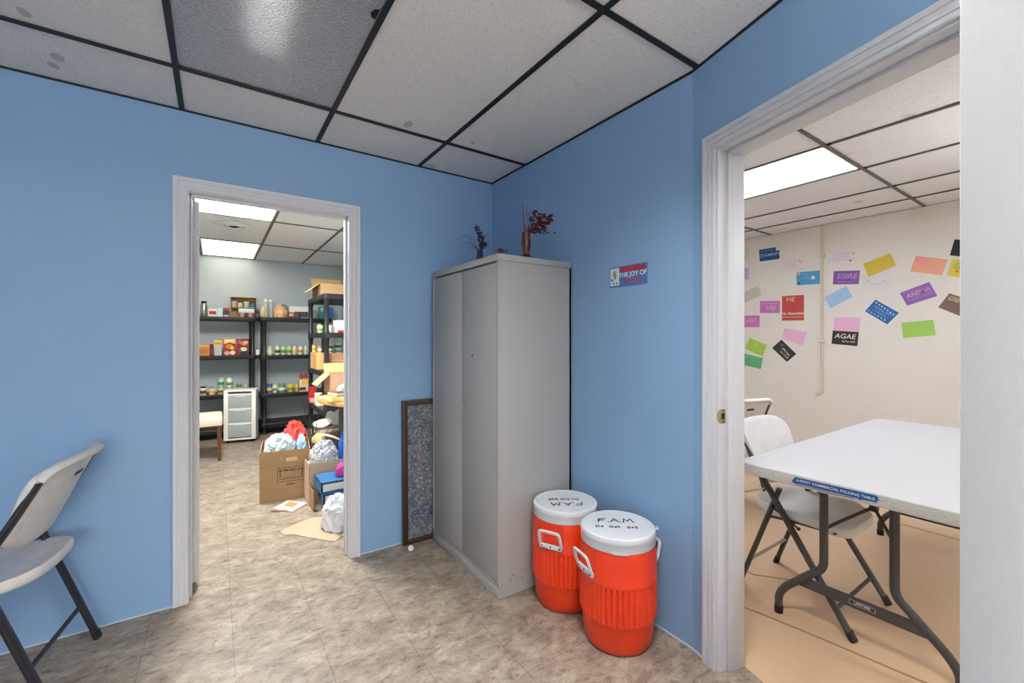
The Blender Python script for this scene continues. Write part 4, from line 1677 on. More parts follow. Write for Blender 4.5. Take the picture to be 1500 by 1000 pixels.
def can(label, px0, px1, pyt, Y, z0, body, band=None, group=None, name='food_can', cap=None, cat='can'):
    a, b = at(px0, 500, Y), at(px1, 500, Y)
    r = (b.x - a.x) / 2 * .97
    zt = at((px0 + px1) / 2, pyt, Y).z
    h = max(.03, zt - z0)
    t = thing(name, label, cat, ((a.x + b.x) / 2, Y, z0 + .0008), 0, group)
    m = MB()
    if cap:
        m.lathe([(r * .9, 0), (r, .006), (r, h * .72), (r * .78, h * .84), (r * .72, h * .86)], 20)
        m.build('jar', body, t)
        m = MB()
        m.lathe([(r * .78, h * .85), (r * .8, h * .87), (r * .8, h * .98), (r * .7, h)], 20)
        m.build('cap', cap, t)
    else:
        m.lathe([(r * .98, 0), (r, .003), (r * .985, .006), (r * .985, h - .006), (r, h - .003), (r * .97, h), (r * .95, h - .004), (.001, h - .004)], 20)
        m.build('tin', can_steel, t)
        m = MB()
        m.lathe([(r * .99, .010), (r * 1.0, .011), (r * 1.0, h - .011), (r * .99, h - .010)], 20)
        m.build('paper_label', body, t)
    if band:
        m = MB()
        z1, z2 = (.25, .55) if not cap else (.2, .55)
        m.lathe([(r * 1.0, h * z1), (r * 1.012, h * z1 + .001), (r * 1.012, h * z2), (r * 1.0, h * z2 + .001)], 20)
        m.build('label_band', band, t)
    return t


def carton_box(name, label, cat, px0, px1, pyt, Y, z0, depth, body, panels=(), group=None, rz=0, tilt=0):
    a, b = at(px0, 500, Y), at(px1, 500, Y)
    W_ = b.x - a.x
    h = at((px0 + px1) / 2, pyt, Y).z - z0
    t = thing(name, label, cat, (a.x, Y, z0 + .0008), rz, group)
    m = MB()
    m.box(0, W_, 0, depth, 0, h, bev=.002)
    m.build('carton', body, t, smooth=0)
    for k, (nm, x0, x1, z0_, z1_, pm) in enumerate(panels):
        m = MB()
        if nm == 'disc':
            m.lathe([(1, 0), (1, .0015)], 20, M=Matrix.Translation((x0 * W_, -.0006 - .0005 * k, z0_ * h)) @ Matrix.Rotation(R(90), 4, 'X') @ Matrix.Diagonal((x1 * W_, z1_ * h, 1, 1)))
            nm = 'printed_patch'
        else:
            m.box(x0 * W_, x1 * W_, -.0008 - .0004 * k, .001, z0_ * h, z1_ * h)
        m.build(nm, pm, t, smooth=0)
    return t


def col(n, h, **k):
    return mat(n, h, k.pop('rough', .55), **k)


c_red = col('print_red', '#b5251f')
c_dred = col('print_dark_red', '#7d1d1f')
c_yel = col('print_yellow', '#e8bb35')
c_wht = col('print_white', '#e4e3dd')
c_grn = col('print_green', '#5f9a45')
c_dgrn = col('print_dark_green', '#2f5634')
c_lgrn = col('print_light_green', '#b8cf94')
c_blue = col('print_blue', '#2f5fae')
c_teal = col('print_teal', '#2b8493')
c_navy = col('print_navy', '#22304d')
c_org = col('print_orange', '#c47f2d')
c_brn = col('print_brown', '#6d4430')
c_cream = col('print_cream', '#d8cfb2')
c_mint = col('print_mint', '#c4e2d4')
c_pink = col('print_pink', '#dba79f')
c_grey = col('print_grey', '#b6b8b4')
c_pur = col('print_purple', '#5a4470')
c_mag = col('print_magenta', '#b73a8c')
c_clear = mat('clear_plastic', '#e4e9ea', .12, spec=.6)
N_, L_, B_ = nodes_of(c_clear)
B_.inputs['Transmission Weight'].default_value = .6

ZA, ZB, ZC = 1.575, 1.075, .575
GT = 'things on top of the left rack'
# --- top of the left rack
t = can('steel tumbler with a dark cap at the left end of the left rack top', 293.5, 304, 441, 6.82, ZA, steel, None, GT, 'tumbler', cap=grid_black, cat='tumbler')
carton_box('food_box', 'small white and red carton beside the steel tumbler', 'box', 305, 318, 452, 6.78, ZA, .12, c_wht, [('printed_panel', .1, .9, .3, .7, c_red)], GT)
carton_box('food_box', 'small mint and white carton beside the red topped pack', 'box', 319, 326, 451, 6.80, ZA, .10, c_mint, [('printed_panel', 0, .25, .1, .9, c_wht)], GT)
carton_box('food_box', 'small pack with red lid band and blue front on the left rack', 'box', 326.5, 336, 451, 6.78, ZA, .09, c_navy, [('printed_panel', 0, 1, .72, 1, c_red), ('printed_panel', .1, .9, .05, .25, c_pink)], GT)
a, b = at(337.5, 500, 6.86), at(376, 500, 6.86)
zt = at(356, 435, 6.86).z
t = thing('display_tray', 'open brown display carton of small jars on the left rack top', 'box', (a.x, 6.86, ZA + .0008), 0, GT)
W_ = b.x - a.x
h_ = zt - ZA
m = MB()
m.box(0, .006, 0, .16, 0, h_)
m.box(W_ - .006, W_, 0, .16, 0, h_)
m.box(0, W_, 0, .16, h_ - .006, h_)
m.box(0, W_, 0, .16, 0, .005)
m.box(0, W_, .154, .16, 0, h_)
m.box(0, W_, 0, .16, h_ * .48, h_ * .48 + .006)
m.build('carton', cardboard_y, t, smooth=0)
for k, (u, cm) in enumerate(((.14, c_grey), (.38, c_cream), (.62, c_grey), (.86, c_teal))):
    o = can('small jar on the upper level of the display carton, number %s from left' % ('one', 'two', 'three', 'four')[k], 500, 501, 400, 6.94, ZA + h_ * .48 + .006, cm, None, 'jars in the display carton', 'small_jar', cat='jar')
    for ch_ in list(o.children):
        bpy.data.objects.remove(ch_)
    o.location = (a.x + u * W_, 6.94, ZA + h_ * .48 + .007)
    m = MB()
    m.lathe([(.03, 0), (.032, .004), (.032, .06), (.028, .068)], 18)
    m.build('jar', cm, o)
    m = MB()
    m.lathe([(.029, .066), (.030, .068), (.030, .080), (.027, .082)], 18)
    m.build('cap', grid_black if k % 2 else c_wht, o)
o = carton_box('food_tub', 'white twin tub pack in front of the display carton', 'tub', 351, 369, 447, 6.72, ZA, .07, c_wht, (), GT)
bpy.data.objects.remove(o.children[0])
for u in (.031, .125):
    m = MB()
    m.lathe([(.024, 0), (.036, .055), (.038, .0598)], 18, c=(u, .045, 0))
    m.build('cup', c_pink, o)
m = MB()
m.box(-.012, .168, 0, .09, .06, .115, bev=.006)
m.build('sleeve', col('print_pale_blue', '#cfdbe8'), o, smooth=30)


def blob(name, label, cat, c, r, m_, seed=0, amp=.22, sub=4, freq=2.2, group=None, flat=.35, part=None):
    """crumpled soft thing: a ball pushed in and out by folded noise, flattened where it rests"""
    bm = bmesh.new()
    bmesh.ops.create_icosphere(bm, subdivisions=sub, radius=1)
    for q in bm.verts:
        d = q.co.normalized()
        f = d * freq + Vector((seed * 3.7, seed * 1.3, seed * 2.1))
        g = Vector((f.x * .55 + f.y * .3, f.y * 1.5 - f.x * .3, f.z * .8)) + Vector((1, 1, 1)) * noise.noise(f * .8) * .9
        r1_ = (1 - abs(noise.noise(g))) ** 3
        r2_ = (1 - abs(noise.noise(g * 2.3 + Vector((5, 1, 2))))) ** 3
        n = (r1_ - .55) * .9 + (r2_ - .55) * .4 + noise.noise(f * .7) * .5
        k = 1 + amp * n
        p = d * k
        if p.z < -flat:
            p.z = -flat - (p.z + flat) * .03
        q.co = Vector((p.x * r[0], p.y * r[1], p.z * r[2]))
    mn = min(q.co.z for q in bm.verts)
    m = MB()
    for q in bm.verts:
        q.co.z -= mn
    m.bm(bm, 0)
    c = Vector(c) + Vector((0, 0, .001))
    m.v = [p + c for p in m.v]
    o = m.build(name, m_, loc=c, smooth=60)
    if label:
        tag(o, label, cat, group)
    return o


bag_shine = dict(rough=.3)
P_ = at(375, 461, 6.74)
blob('snack_bag', 'dark green and purple snack bag at the right end of the left rack', 'bag', (P_.x + .012, 6.74, ZA), (.032, .05, .085), mat('dark_bag_film', '#34442f', .3, var=(14, '#5a3f66', .9, 3)), 3, group=GT)
# --- top of the right rack
ZA2 = 1.582
GR = 'things on top of the right rack'
P_ = at(380.5, 461, 6.82)
blob('snack_bag', 'upright yellow snack bag beside the clear bottle pack', 'bag', (at(384, 461, 6.85).x + .03, 6.85, ZA2), (.045, .04, .115), mat('yellow_bag_film', '#e6b92c', .3, var=(22, '#f0e6c8', .9, 2)), 5, group=GR)
for k in range(2):
    o = can('clear plastic bottle on the right rack, ' + ('left' if k == 0 else 'right') + ' one of the pair', 386.5 + 7.2 * k, 393 + 7.2 * k, 438 + k, 6.78, ZA2, c_clear, None, GR, 'water_bottle', cap=c_wht, cat='bottle')
P_ = at(411, 461, 6.80)
blob('snack_bag', 'colourful orange and green snack bag on the right rack', 'bag', (P_.x, 6.80, ZA2), (.095, .06, .125), mat('colour_bag_film', '#e7d6a8', .3, var=(16, '#d9713c', 1, 4)), 9, group=GR)
P_ = at(416, 461, 6.95)
blob('snack_bag', 'green and grey snack bag leaning behind the orange one', 'bag', (P_.x, 6.99, ZA2), (.065, .04, .15), mat('green_bag_film', '#8fae7d', .35, var=(16, '#5c7481', 1, 4)), 12, group=GR)
o = carton_box('food_box', 'white carton with dark blue side lying tilted on the right rack', 'box', 424, 451, 449, 6.80, ZA2, .12, c_wht, [('printed_panel', .28, 1, .06, .56, c_navy)], GR)
o.rotation_euler = (0, 0, R(-6))
carton_box('food_tray', 'low red brown tray in front of the white carton', 'tray', 422, 438, 457.5, 6.69, ZA2, .055, c_brn, [('printed_panel', .1, .5, .3, .8, c_pink)], GR)
P_ = at(461, 461, 6.84)
blob('snack_bag', 'grey brown bag between the posts on the right rack', 'bag', (P_.x, 6.84, ZA2), (.05, .05, .10), mat('grey_bag_film', '#7a6f63', .5, var=(16, '#a9a297', .9, 4)), 14, group=GR)
carton_box('food_box', 'teal and blue carton at the right end of the right rack', 'box', 468, 488, 449, 6.86, ZA2, .09, c_teal, [('printed_panel', .5, 1, 0, .8, c_blue), ('printed_panel', .08, .3, .6, .9, c_lgrn)], GR)

# --- second shelf, left rack
GB = 'boxes on the second shelf of the left rack'
carton_box('food_tub', 'orange square tub at the left of the second shelf', 'tub', 289, 307, 505, 6.70, ZB, .15, c_org, [('printed_panel', 0, 1, .86, 1, c_yel), ('printed_panel', .15, .8, .25, .6, col('print_tan', '#b0622a'))], GB)
carton_box('food_box', 'narrow dark red carton behind the orange tub', 'box', 307.5, 312.5, 504, 6.80, ZB, .15, c_dred, [('printed_panel', .3, .8, .1, .5, c_brn)], GB)
carton_box('food_box', 'yellow topped grey carton on the second shelf', 'box', 313.5, 325, 498, 6.72, ZB, .18, c_grey, [('printed_panel', 0, 1, .66, 1, c_yel), ('printed_panel', .1, .9, .74, .84, c_org)], GB)
o = carton_box('cereal_box', 'red cereal box with yellow top and orange swirl', 'box', 327, 346, 496.5, 6.70, ZB, .07, c_red, [('printed_panel', .05, .95, .72, 1, c_yel), ('printed_panel', .15, .85, .86, .95, c_wht), ('disc', .5, .42, .52, .26, c_dred), ('disc', .45, .30, .55, .16, c_org), ('disc', .68, .16, .45, .12, c_yel), ('disc', .3, .22, .14, .12, c_pink), ('disc', .72, .2, .16, .13, c_cream)], GB)
o = carton_box('cereal_box', 'dark red cereal box beside the left rack post', 'box', 347, 364.5, 496, 6.70, ZB, .07, c_dred, [('disc', .2, .16, .82, .14, c_mag), ('disc', .6, .3, .72, .14, c_org), ('disc', .75, .2, .78, .08, c_pink), ('printed_panel', .3, .95, .02, .22, grid_black), ('disc', .55, .3, .36, .12, c_cream), ('disc', .2, .14, .3, .14, c_brn)], GB)
carton_box('food_box', 'tiny white packet between the two rack posts', 'box', 375, 379.5, 512, 6.70, ZB, .05, c_wht, (), GB)

# --- second shelf, right rack: row of vegetable tins
GC = 'tins on the second shelf of the right rack'
ZB2 = 1.065
nm = ['first', 'second', 'third', 'fourth', 'fifth', 'sixth', 'seventh']
tins = [(391, 399.5, c_lgrn, c_cream), (402.5, 410.5, c_cream, c_dgrn), (411, 419, c_lgrn, c_grn), (419.5, 427.5, c_lgrn, c_grn), (428, 435, c_cream, c_yel), (436.5, 443.5, c_wht, c_org), (445, 450.5, c_mint, c_lgrn)]
cn = ['pale green', 'cream and dark green', 'leaf green', 'bright green', 'cream and yellow', 'white and orange', 'mint']
for k, (p0, p1, b_, bd) in enumerate(tins):
    can('%s labelled tin, %s from the left on the right rack second shelf' % (cn[k], nm[k]), p0, p1, 506.5, 6.74, ZB2, b_, bd, GC)
# --- third shelf, right rack
GD = 'tins on the third shelf of the right rack'
ZC2 = .545
tins = [(391, 399, 560.5, c_blue, c_yel, 'blue and yellow'), (399.5, 406, 562.5, c_wht, c_grn, 'white and green'), (408, 418, 561, c_grn, c_wht, 'green'), (421, 430.5, 561, c_yel, c_grn, 'yellow'), (431.5, 437, 562, c_yel, c_org, 'narrow yellow')]
for k, (p0, p1, pt, b_, bd, w_) in enumerate(tins):
    can('%s labelled tin, %s from the left on the right rack third shelf' % (w_, nm[k]), p0, p1, pt, 6.74, ZC2, b_, bd, GD)
o = carton_box('food_box', 'cream pack with maroon label and two red capped bottles showing', 'box', 438.5, 452, 555.5, 6.70, ZC2, .12, c_cream, [('printed_panel', 0, .7, .1, .35, c_dred), ('printed_panel', .3, 1, .55, .95, c_yel)], GD)
for u in (.035, .095):
    m = MB()
    m.lathe([(.026, .20), (.026, .225), (.02, .235), (.02, .262), (.001, .263)], 16, c=(u, .06, -.015))
    m.build('red_cap', c_red, o)
# --- third shelf, left rack
GE = 'jars and tins on the third shelf of the left rack'
tins = [(292.5, 303, 566, 6.73, c_cream, c_brn, grid_black, 'cream and brown jar with black cap at the shelf left end'), (305.5, 315.5, 567, 6.73, c_cream, c_yel, can_steel, 'cream and yellow jar between two brown labelled ones'), (318.5, 329, 567, 6.73, c_lgrn, c_brn, None, 'lower pale green tin of the first stack'), (331, 341.5, 567.5, 6.73, c_wht, c_brn, None, 'lower white tin of the second stack'), (346, 354, 562, 6.86, c_grn, c_wht, None, 'green tin behind the white drawer unit'), (356, 364, 561, 6.86, c_cream, c_grn, None, 'cream tin behind the white drawer unit by the post')]
for p0, p1, pt, Y_, b_, bd, cp, lb in tins:
    can(lb, p0, p1, pt, Y_, ZC, b_, bd, GE, 'food_jar' if cp else 'food_can', cap=cp, cat='jar' if cp else 'can')
for p0, p1, b_, bd, lb in ((318.8, 329, c_lgrn, c_teal, 'upper green and teal tin of the first stack'), (331.2, 341.3, c_wht, c_grn, 'upper white and green tin of the second stack')):
    zb = at((p0 + p1) / 2, 567 if p0 < 325 else 567.5, 6.73).z
    can(lb, p0, p1, 553, 6.73, zb + .001, b_, bd, GE)

# --- things on the tall rack
GF = 'things on the tall right rack'
o = thing('open_carton', 'brown open carton on the very top of the tall rack', 'box', (.93, 5.02, 1.7535), 0, GF)
m = MB()
for b_ in ((0, .34, 0, .005, 0, .14), (0, .34, .435, .44, 0, .14), (0, .005, 0, .44, 0, .14), (.335, .34, 0, .44, 0, .14), (0, .34, 0, .44, 0, .004)):
    m.box(*b_)
m.build('carton', cardboard, o, smooth=0)
m = MB()
m.box(-.15, 0, 0, .44, -.0025, .0025, M=Matrix.Translation((0, 0, .14)) @ Matrix.Rotation(R(-38), 4, 'Y'))
m.build('flap', cardboard_y, o, smooth=0)
m = MB()
m.box(0, .34, 0, .15, -.0025, .0025, M=Matrix.Translation((0, .44, .14)) @ Matrix.Rotation(R(50), 4, 'X'))
m.build('flap', cardboard, o, smooth=0)
can('yellow green labelled tin on the second level of the tall rack', 464, 474, 475.5, 5.20, 1.355, c_lgrn, c_grn, GF)
can('pale grey tin right of the front post on the tall rack', 480.5, 487.5, 476, 4.83, 1.355, c_grey, None, GF)
can('white narrow tin on the tall rack beside the pale grey one', 488.5, 493.5, 477, 4.86, 1.355, c_wht, None, GF)
o = carton_box('food_box', 'white box with a red base on the tall rack behind the door trim', 'box', 494.5, 511, 469, 4.70, 1.355, .2, c_wht, [('printed_panel', 0, 1, 0, .2, c_red)], GF)
bz = .955
o = carton_box('shipping_carton', 'yellowish taped carton left of the tall rack front post', 'box', 464.5, 476, 517, 5.06, bz, .39, cardboard_y)
m = MB()
m.box(-.001, .0005, .12, .17, 0, .18)
m.build('tape', c_org, o, smooth=0)
zt = at(468, 517, 5.06).z
can('yellow labelled tin standing left on the taped carton', 457, 463, 505, 5.36, zt + .001, c_yel, c_org, GF)
can('yellow and white tin standing right on the taped carton', 465.5, 471.5, 505.5, 5.22, zt + .001, c_org, c_wht, GF)
o = carton_box('shipping_carton', 'pinkish brown carton right of the tall rack front post', 'box', 482, 511, 517, 4.72, bz, .3, mat('rosy_cardboard', '#b08363', .8), [('tape', .12, 1, .55, .62, cardboard_l)], GF)
zt = at(496, 517, 4.72).z
can('dark green tin standing left on the pinkish carton', 481.5, 488, 505, 4.84, zt + .001, c_dgrn, c_lgrn, GF)
can('big dark green tin standing right on the pinkish carton', 490, 500, 503.5, 4.82, zt + .001, c_dgrn, c_grey, GF)
bz = .555
carton_box('food_box', 'red carton on the lower level of the tall rack', 'box', 453.5, 463, 567, 5.42, bz, .09, c_red, [('printed_panel', 0, 1, 0, .3, c_pink)], GF)
carton_box('food_box', 'white carton with purple print on the lower level of the tall rack', 'box', 464.5, 474.5, 577, 5.08, bz, .15, c_wht, [('printed_panel', .2, .7, .4, .75, c_pur), ('printed_panel', .85, 1, 0, 1, c_yel)], GF)
# --- stool, drawers
oak = mat('dark_oak', '#6b3f22', .4, var=(9, '#4f2d18', .9), bump=(50, .1), stretch=(6, 6, .7))
cushion = mat('cream_upholstery', '#e6d9c6', .8, var=(60, '#d8c9b3', .7), bump=(260, .2))
t = thing('stool', 'cream cushioned stool with dark wooden legs beside the drawer unit', 'stool', (-.185, 5.71, 0))
m = MB()
ol = densify(rrect(.50, .42, .03, 5), .06)
m.slab(ol, [(.985, .375), (1, .382), (1.0, .44), (.985, .462), (.95, .472)], fill=(1, .8, .5, .2))
m.build('cushion', cushion, t, smooth=50)
for sx in (-1, 1):
    for sy in (-1, 1):
        m = MB()
        m.tube([(sx * .218, sy * .178, .376), (sx * .222, sy * .182, 0)], .030, n=4, taper=.72, up=(1, 1, 0))
        m.build('leg', oak, t, smooth=0)
m = MB()
m.box(-.21, .21, -.17, .17, .345, .376)
m.build('apron', oak, t, smooth=0)

pl_white = mat('white_drawer_plastic', '#eceae4', .4)
pl_grey = mat('frosted_drawer_front', '#a4abad', .3, spec=.5)
q = atz(331, 649, 0)
t = thing('drawer_unit', 'white three-drawer plastic unit on casters in front of the racks', 'drawers', (q.x + .165, 6.45, 0), R(-11))
W_, D_, H0, H1 = .345, .235, .035, .655
m = MB()
m.box(-W_ / 2, -W_ / 2 + .018, -D_ / 2 + .01, D_ / 2, H0, H1 - .02)
m.box(W_ / 2 - .018, W_ / 2, -D_ / 2 + .01, D_ / 2, H0, H1 - .02)
m.box(-W_ / 2, W_ / 2, D_ / 2 - .01, D_ / 2, H0, H1 - .02)
m.box(-W_ / 2, -W_ / 2 + .05, -D_ / 2, -D_ / 2 + .03, H0, H1 - .02, bev=.006)
m.box(W_ / 2 - .05, W_ / 2, -D_ / 2, -D_ / 2 + .03, H0, H1 - .02, bev=.006)
dh = (H1 - .05 - H0 - .03) / 3
for k in range(4):
    z = H0 + k * dh + (0 if k == 0 else .012)
    m.box(-W_ / 2 + .01, W_ / 2 - .01, -D_ / 2 + .004, D_ / 2 - .012, z, z + .022)
m.build('frame', pl_white, t, smooth=30)
m = MB()
m.slab(densify(rrect(W_ + .012, D_ + .012, .03, 5), .1), [(.97, H1 - .022), (1, H1 - .018), (1, H1 - .006), (.97, H1)], fill=(1, .5))
m.build('top', pl_white, t, smooth=30)
for k in range(3):
    z = H0 + k * dh + .034
    m = MB()
    m.box(-W_ / 2 + .052, W_ / 2 - .052, -D_ / 2 + .004, -D_ / 2 + .010, z, z + dh - .024, bev=.002)
    m.box(-W_ / 2 + .052, W_ / 2 - .052, -D_ / 2 + .010, D_ / 2 - .02, z, z + .01)
    d = m.build('drawer', pl_grey, t, smooth=30)
    m = MB()
    m.box(-.06, .06, -D_ / 2 - .006, -D_ / 2 + .004, z + dh - .036, z + dh - .028, bev=.002)
    m.build('pull', pl_white, d, smooth=30)
for sx in (-1, 1):
    for sy in (-1, 1):
        m = MB()
        m.tube([(sx * (W_ / 2 - .04) - .01, sy * (D_ / 2 - .04), .019), (sx * (W_ / 2 - .04) + .01, sy * (D_ / 2 - .04), .019)], .019, n=14)
        m.box(sx * (W_ / 2 - .04) - .014, sx * (W_ / 2 - .04) + .014, sy * (D_ / 2 - .04) - .012, sy * (D_ / 2 - .04) + .012, .02, H0 + .004)
        m.build('caster', black_rubber, t)

# --- big carton of clothes
t = thing('clothes_carton', 'brown carton printed THIS SIDE UP, full of clothes', 'box', (.284, 3.905, 0), R(-7))
CW, CD_, CHH = .36, .48, .398
tk = .005
m = MB()
m.box(0, CW, 0, tk, 0, CHH)
m.box(0, CW, CD_ - tk, CD_, 0, CHH)
m.box(0, tk, tk, CD_ - tk, 0, CHH)
m.box(CW - tk, CW, tk, CD_ - tk, 0, CHH)
m.box(tk, CW - tk, tk, CD_ - tk, 0, .005)
body = m.build('carton', cardboard, t, smooth=0)
m = MB()
m.box(tk + .002, CW - tk - .002, tk + .002, CD_ - tk - .002, .28, .325)  # slab added inside the carton as a support under the clothes
m.build('cloth_support', mat('grey_support_slab', '#8f8c88', .9), t, smooth=0)
slot = mat('cut_slot_edge', '#cdb08a', .8)
m = MB()
m.slab(rrect(.085, .030, .0145, 6, .225, .325), [(1, -.0012), (1, .001)], fmap=lambda x, z, q: (x, q, z), ctr=(.225, .325), fill=(1, .5))
m.build('hand_hole', slot, body, smooth=0)
m = MB()
m.slab(rrect(.085, .030, .0145, 6, .22, .245), [(1, -.0012), (1, .001)], fmap=lambda x, z, q: (q, x, z), ctr=(.22, .245), fill=(1, .5))
m.build('hand_hole', slot, body, smooth=0)
MC = frame((0, -.0006, 0), (1, 0, 0), (0, 0, 1))
m = MB()
for p in ([(.125, .15), (.315, .15), (.315, .262), (.125, .262), (.125, .15)],):
    stroke(m, p, .003, MC)
for x in (.142, .300):
    stroke(m, [(x, .185), (x, .238)], .005, MC)
    m.add([(x - .009, -.0012, .232), (x + .009, -.0012, .232), (x, -.0012, .252)], [(0, 1, 2)])
m.build('printed_box', ink, body, smooth=0)
text_mb('THIS SIDE UP', .023, MC @ Matrix.Translation((.221, .238, .0003)), .0003, .0006).build('lettering', ink, body, smooth=0)
m = MB()
for z, x0, x1 in ((.172, .14, .30), (.125, .19, .245)):
    stroke(m, [(x0 + (x1 - x0) * i / 30, z + .004 * (1 if i % 2 else -1) * random.random()) for i in range(31)], .003, MC)
m.build('small_print', ink, body, smooth=0)
m = MB()
stroke(m, [(.145, .36), (.150, .33), (.156, .315)], .003, MC)
m.build('scratch', slot, body, smooth=0)
MT = t.matrix_basis
GG = 'clothes in the carton'
cloth_b = mat('pale_blue_patterned_cloth', '#b9d3dc', .8, var=(26, '#e3ece9', .9, 4), bump=(180, .2))
cloth_r = mat('bright_red_cloth', '#d8322f', .7, var=(9, '#b8211f', .6), bump=(140, .15))
cloth_r2 = mat('coral_red_cloth', '#e0524a', .7, bump=(140, .15))
cloth_sky = mat('sky_blue_cloth', '#8fbfdc', .7, var=(12, '#bfe0ea', .7), bump=(140, .15))
W3 = lambda x, y, z: tuple(MT @ Vector((x, y, z)))
m_in = MB()
blob('folded_cloth', 'pale blue patterned cloth on top of the clothes carton', 'clothing', W3(.138, .15, .328), (.105, .108, .13), cloth_b, 21, .32, 5, 2.2, GG)
blob('folded_cloth', 'bright red cloth rising at the back right of the clothes carton', 'clothing', W3(.25, .375, .328), (.088, .078, .17), cloth_r2, 24, .34, 5, 1.9, GG)
blob('folded_cloth', 'small red cloth tucked in the left corner of the clothes carton', 'clothing', W3(.075, .39, .328), (.052, .06, .085), cloth_r, 27, .25, 4, 2.4, GG)
blob('folded_cloth', 'sky blue cloth between the patterned cloth and the red one', 'clothing', W3(.302, .15, .328), (.038, .11, .11), cloth_sky, 30, .28, 4, 2.6, GG)

# --- second carton, with bags piled on it
t = thing('open_carton', 'greyish brown carton under the dotted and blue bags', 'box', (.60, 3.66, 0), R(2))
m = MB()
for b_ in ((0, .40, 0, .005, 0, .318), (0, .40, .180, .185, 0, .318), (0, .005, 0, .185, 0, .318), (.395, .40, 0, .185, 0, .318), (0, .40, 0, .185, 0, .005), (.01, .39, .01, .175, .295, .30)):
    m.box(*b_)
m.build('carton', cardboard_l, t, smooth=0)
m = MB()
m.box(-.001, .004, -.16, .0, .0, .15)
m.build('flap', cardboard, t, smooth=0)
dots = mat('dotted_white_bag', '#d8dadf', .5, bump=(60, .2))
N_, L_, B_ = nodes_of(dots)
tcx = N_.new('ShaderNodeTexCoord')
vx = N_.new('ShaderNodeTexVoronoi')
vx.inputs['Scale'].default_value = 75
L_.new(tcx.outputs['Object'], vx.inputs[0])
rx = N_.new('ShaderNodeValToRGB')
rx.color_ramp.elements[0].position = .30
rx.color_ramp.elements[0].color = lin('#5f7484')
rx.color_ramp.elements[1].position = .42
rx.color_ramp.elements[1].color = lin('#dddde2')
L_.new(vx.outputs['Distance'], rx.inputs[0])
L_.new(rx.outputs[0], B_.inputs['Base Color'])
GHB = 'bags on the greyish carton'
q = at(474, 676, 3.80)
blob('cloth_bag', 'white bag with grey dots piled on the greyish carton', 'bag', (.722, 3.752, .3055), (.095, .066, .12), dots, 33, .3, 5, 2.3, GHB)
q = at(500, 665, 3.88)
blob('plastic_bag', 'royal blue plastic bag right of the dotted bag', 'bag', (.90, 3.75, .3055), (.062, .060, .16), mat('royal_blue_film', '#1d5fc4', .25, var=(8, '#2f83d8', .7)), 36, .35, 5, 2.6, GHB)
q = at(466, 652, 3.95)
o = blob('soft_toy', 'small yellow and cream plush bundle behind the dotted bag', 'toy', (q.x, 3.93, .42), (.05, .05, .055), mat('yellow_plush', '#dcc069', .9, var=(20, '#efe0ac', .8), bump=(300, .4)), 39, .2, 4, 2.2)
o2 = MB()
o2.tube(bez((.03, -.02, .06), (.08, -.05, .06), (.15, -.09, .02)), .016, .012, n=10, taper=.6)
o2.build('arm', mat('cream_plush', '#e4ddbd', .9, bump=(300, .4)), o)

# --- binders, pink thing, white bag, flat cardboard, booklet on the floor
bind = mat('blue_binder_cover', '#2c6fa6', .45, var=(7, '#255f92', .6))
pages = mat('white_page_block', '#d9d8d2', .8, bump=(60, .2), stretch=(1, 1, 40))
x0 = atz(469, 745, 0).x
names = ['lowest blue binder of the stack by the doorway', 'middle blue binder of the stack by the doorway', 'top blue binder of the stack by the doorway']
for k in range(3):
    t = thing('ring_binder', names[k], 'binder', (.655 - .012 * k, 3.36 + .012 * k, .001 + .0815 * k), R(-6 + 3 * k), 'blue binders')
    m = MB()
    m.box(0, .30, 0, .24, .0, .004)
    m.box(0, .30, 0, .24, .074, .078)
    m.box(0, .004, 0, .24, .0, .078)
    m.build('cover', bind, t, smooth=0)
    m = MB()
    m.box(.02, .292, .008, .232, .006, .058)
    m.build('pages', pages, t, smooth=0)
blob('cloth_bundle', 'magenta bundle lying on the binders', 'clothing', (at(500, 720, 3.42).x + .025, 3.48, .2465), (.055, .05, .07), mat('magenta_cloth', '#b4338c', .7), 41, .2, 4)
blob('plastic_bag', 'white plastic bag on the floor in front of the binders', 'bag', (at(497, 750, 3.12).x + .02, 3.13, .006), (.125, .12, .15), mat('white_film', '#e3e5ea', .35, bump=(30, .3)), 44, .3, 5, 2.2)
pts = [(410, 780), (418, 784), (430, 783.5), (450, 787), (472, 791), (491, 793.5), (500, 786), (515, 781), (520, 762), (478, 756), (452, 760), (432, 769), (418, 775)]
ol = [atz(x, y, 0) for x, y in pts]
ol = densify([(p.x, p.y) for p in ol], .02)
ol = [(x + .006 * noise.noise(Vector((x * 60, y * 60, 2))), y + .006 * noise.noise(Vector((x * 60, y * 60, 9)))) for x, y in ol][::-1]
c_ = (sum(p[0] for p in ol) / len(ol), sum(p[1] for p in ol) / len(ol))
m = MB()
m.slab(ol, [(1, .0005), (1, .005)], ctr=c_)
o = m.build('cardboard_sheet', cardboard_l, loc=(c_[0], c_[1], 0), smooth=30)
tag(o, 'flat torn cardboard sheet on the floor inside the left doorway', 'cardboard')
ol = [atz(x, y, 0) for x, y in ((400, 746), (428, 750.5), (450, 738), (421, 733.5))]
c_ = sum(ol, Vector()) / 4
t = thing('booklet', 'thin orange and white booklet on the floor by the clothes carton', 'book', (c_.x, c_.y, 0))
m = MB()
m.slab([(p.x - c_.x, p.y - c_.y) for p in ol], [(1, .0005), (1, .008)], fill=(1, .5))
m.build('cover', mat('booklet_cover', '#d6c8bd', .6), t, smooth=0)
m = MB()
m.slab([((p.x - c_.x) * .45 + .01, (p.y - c_.y) * .5 + .02) for p in ol], [(1, .0078), (1, .0086)], ctr=(.01, .02), fill=(1, .5))
m.build('cover_picture', mat('booklet_orange', '#cf8058', .6), t, smooth=0)
m = MB()
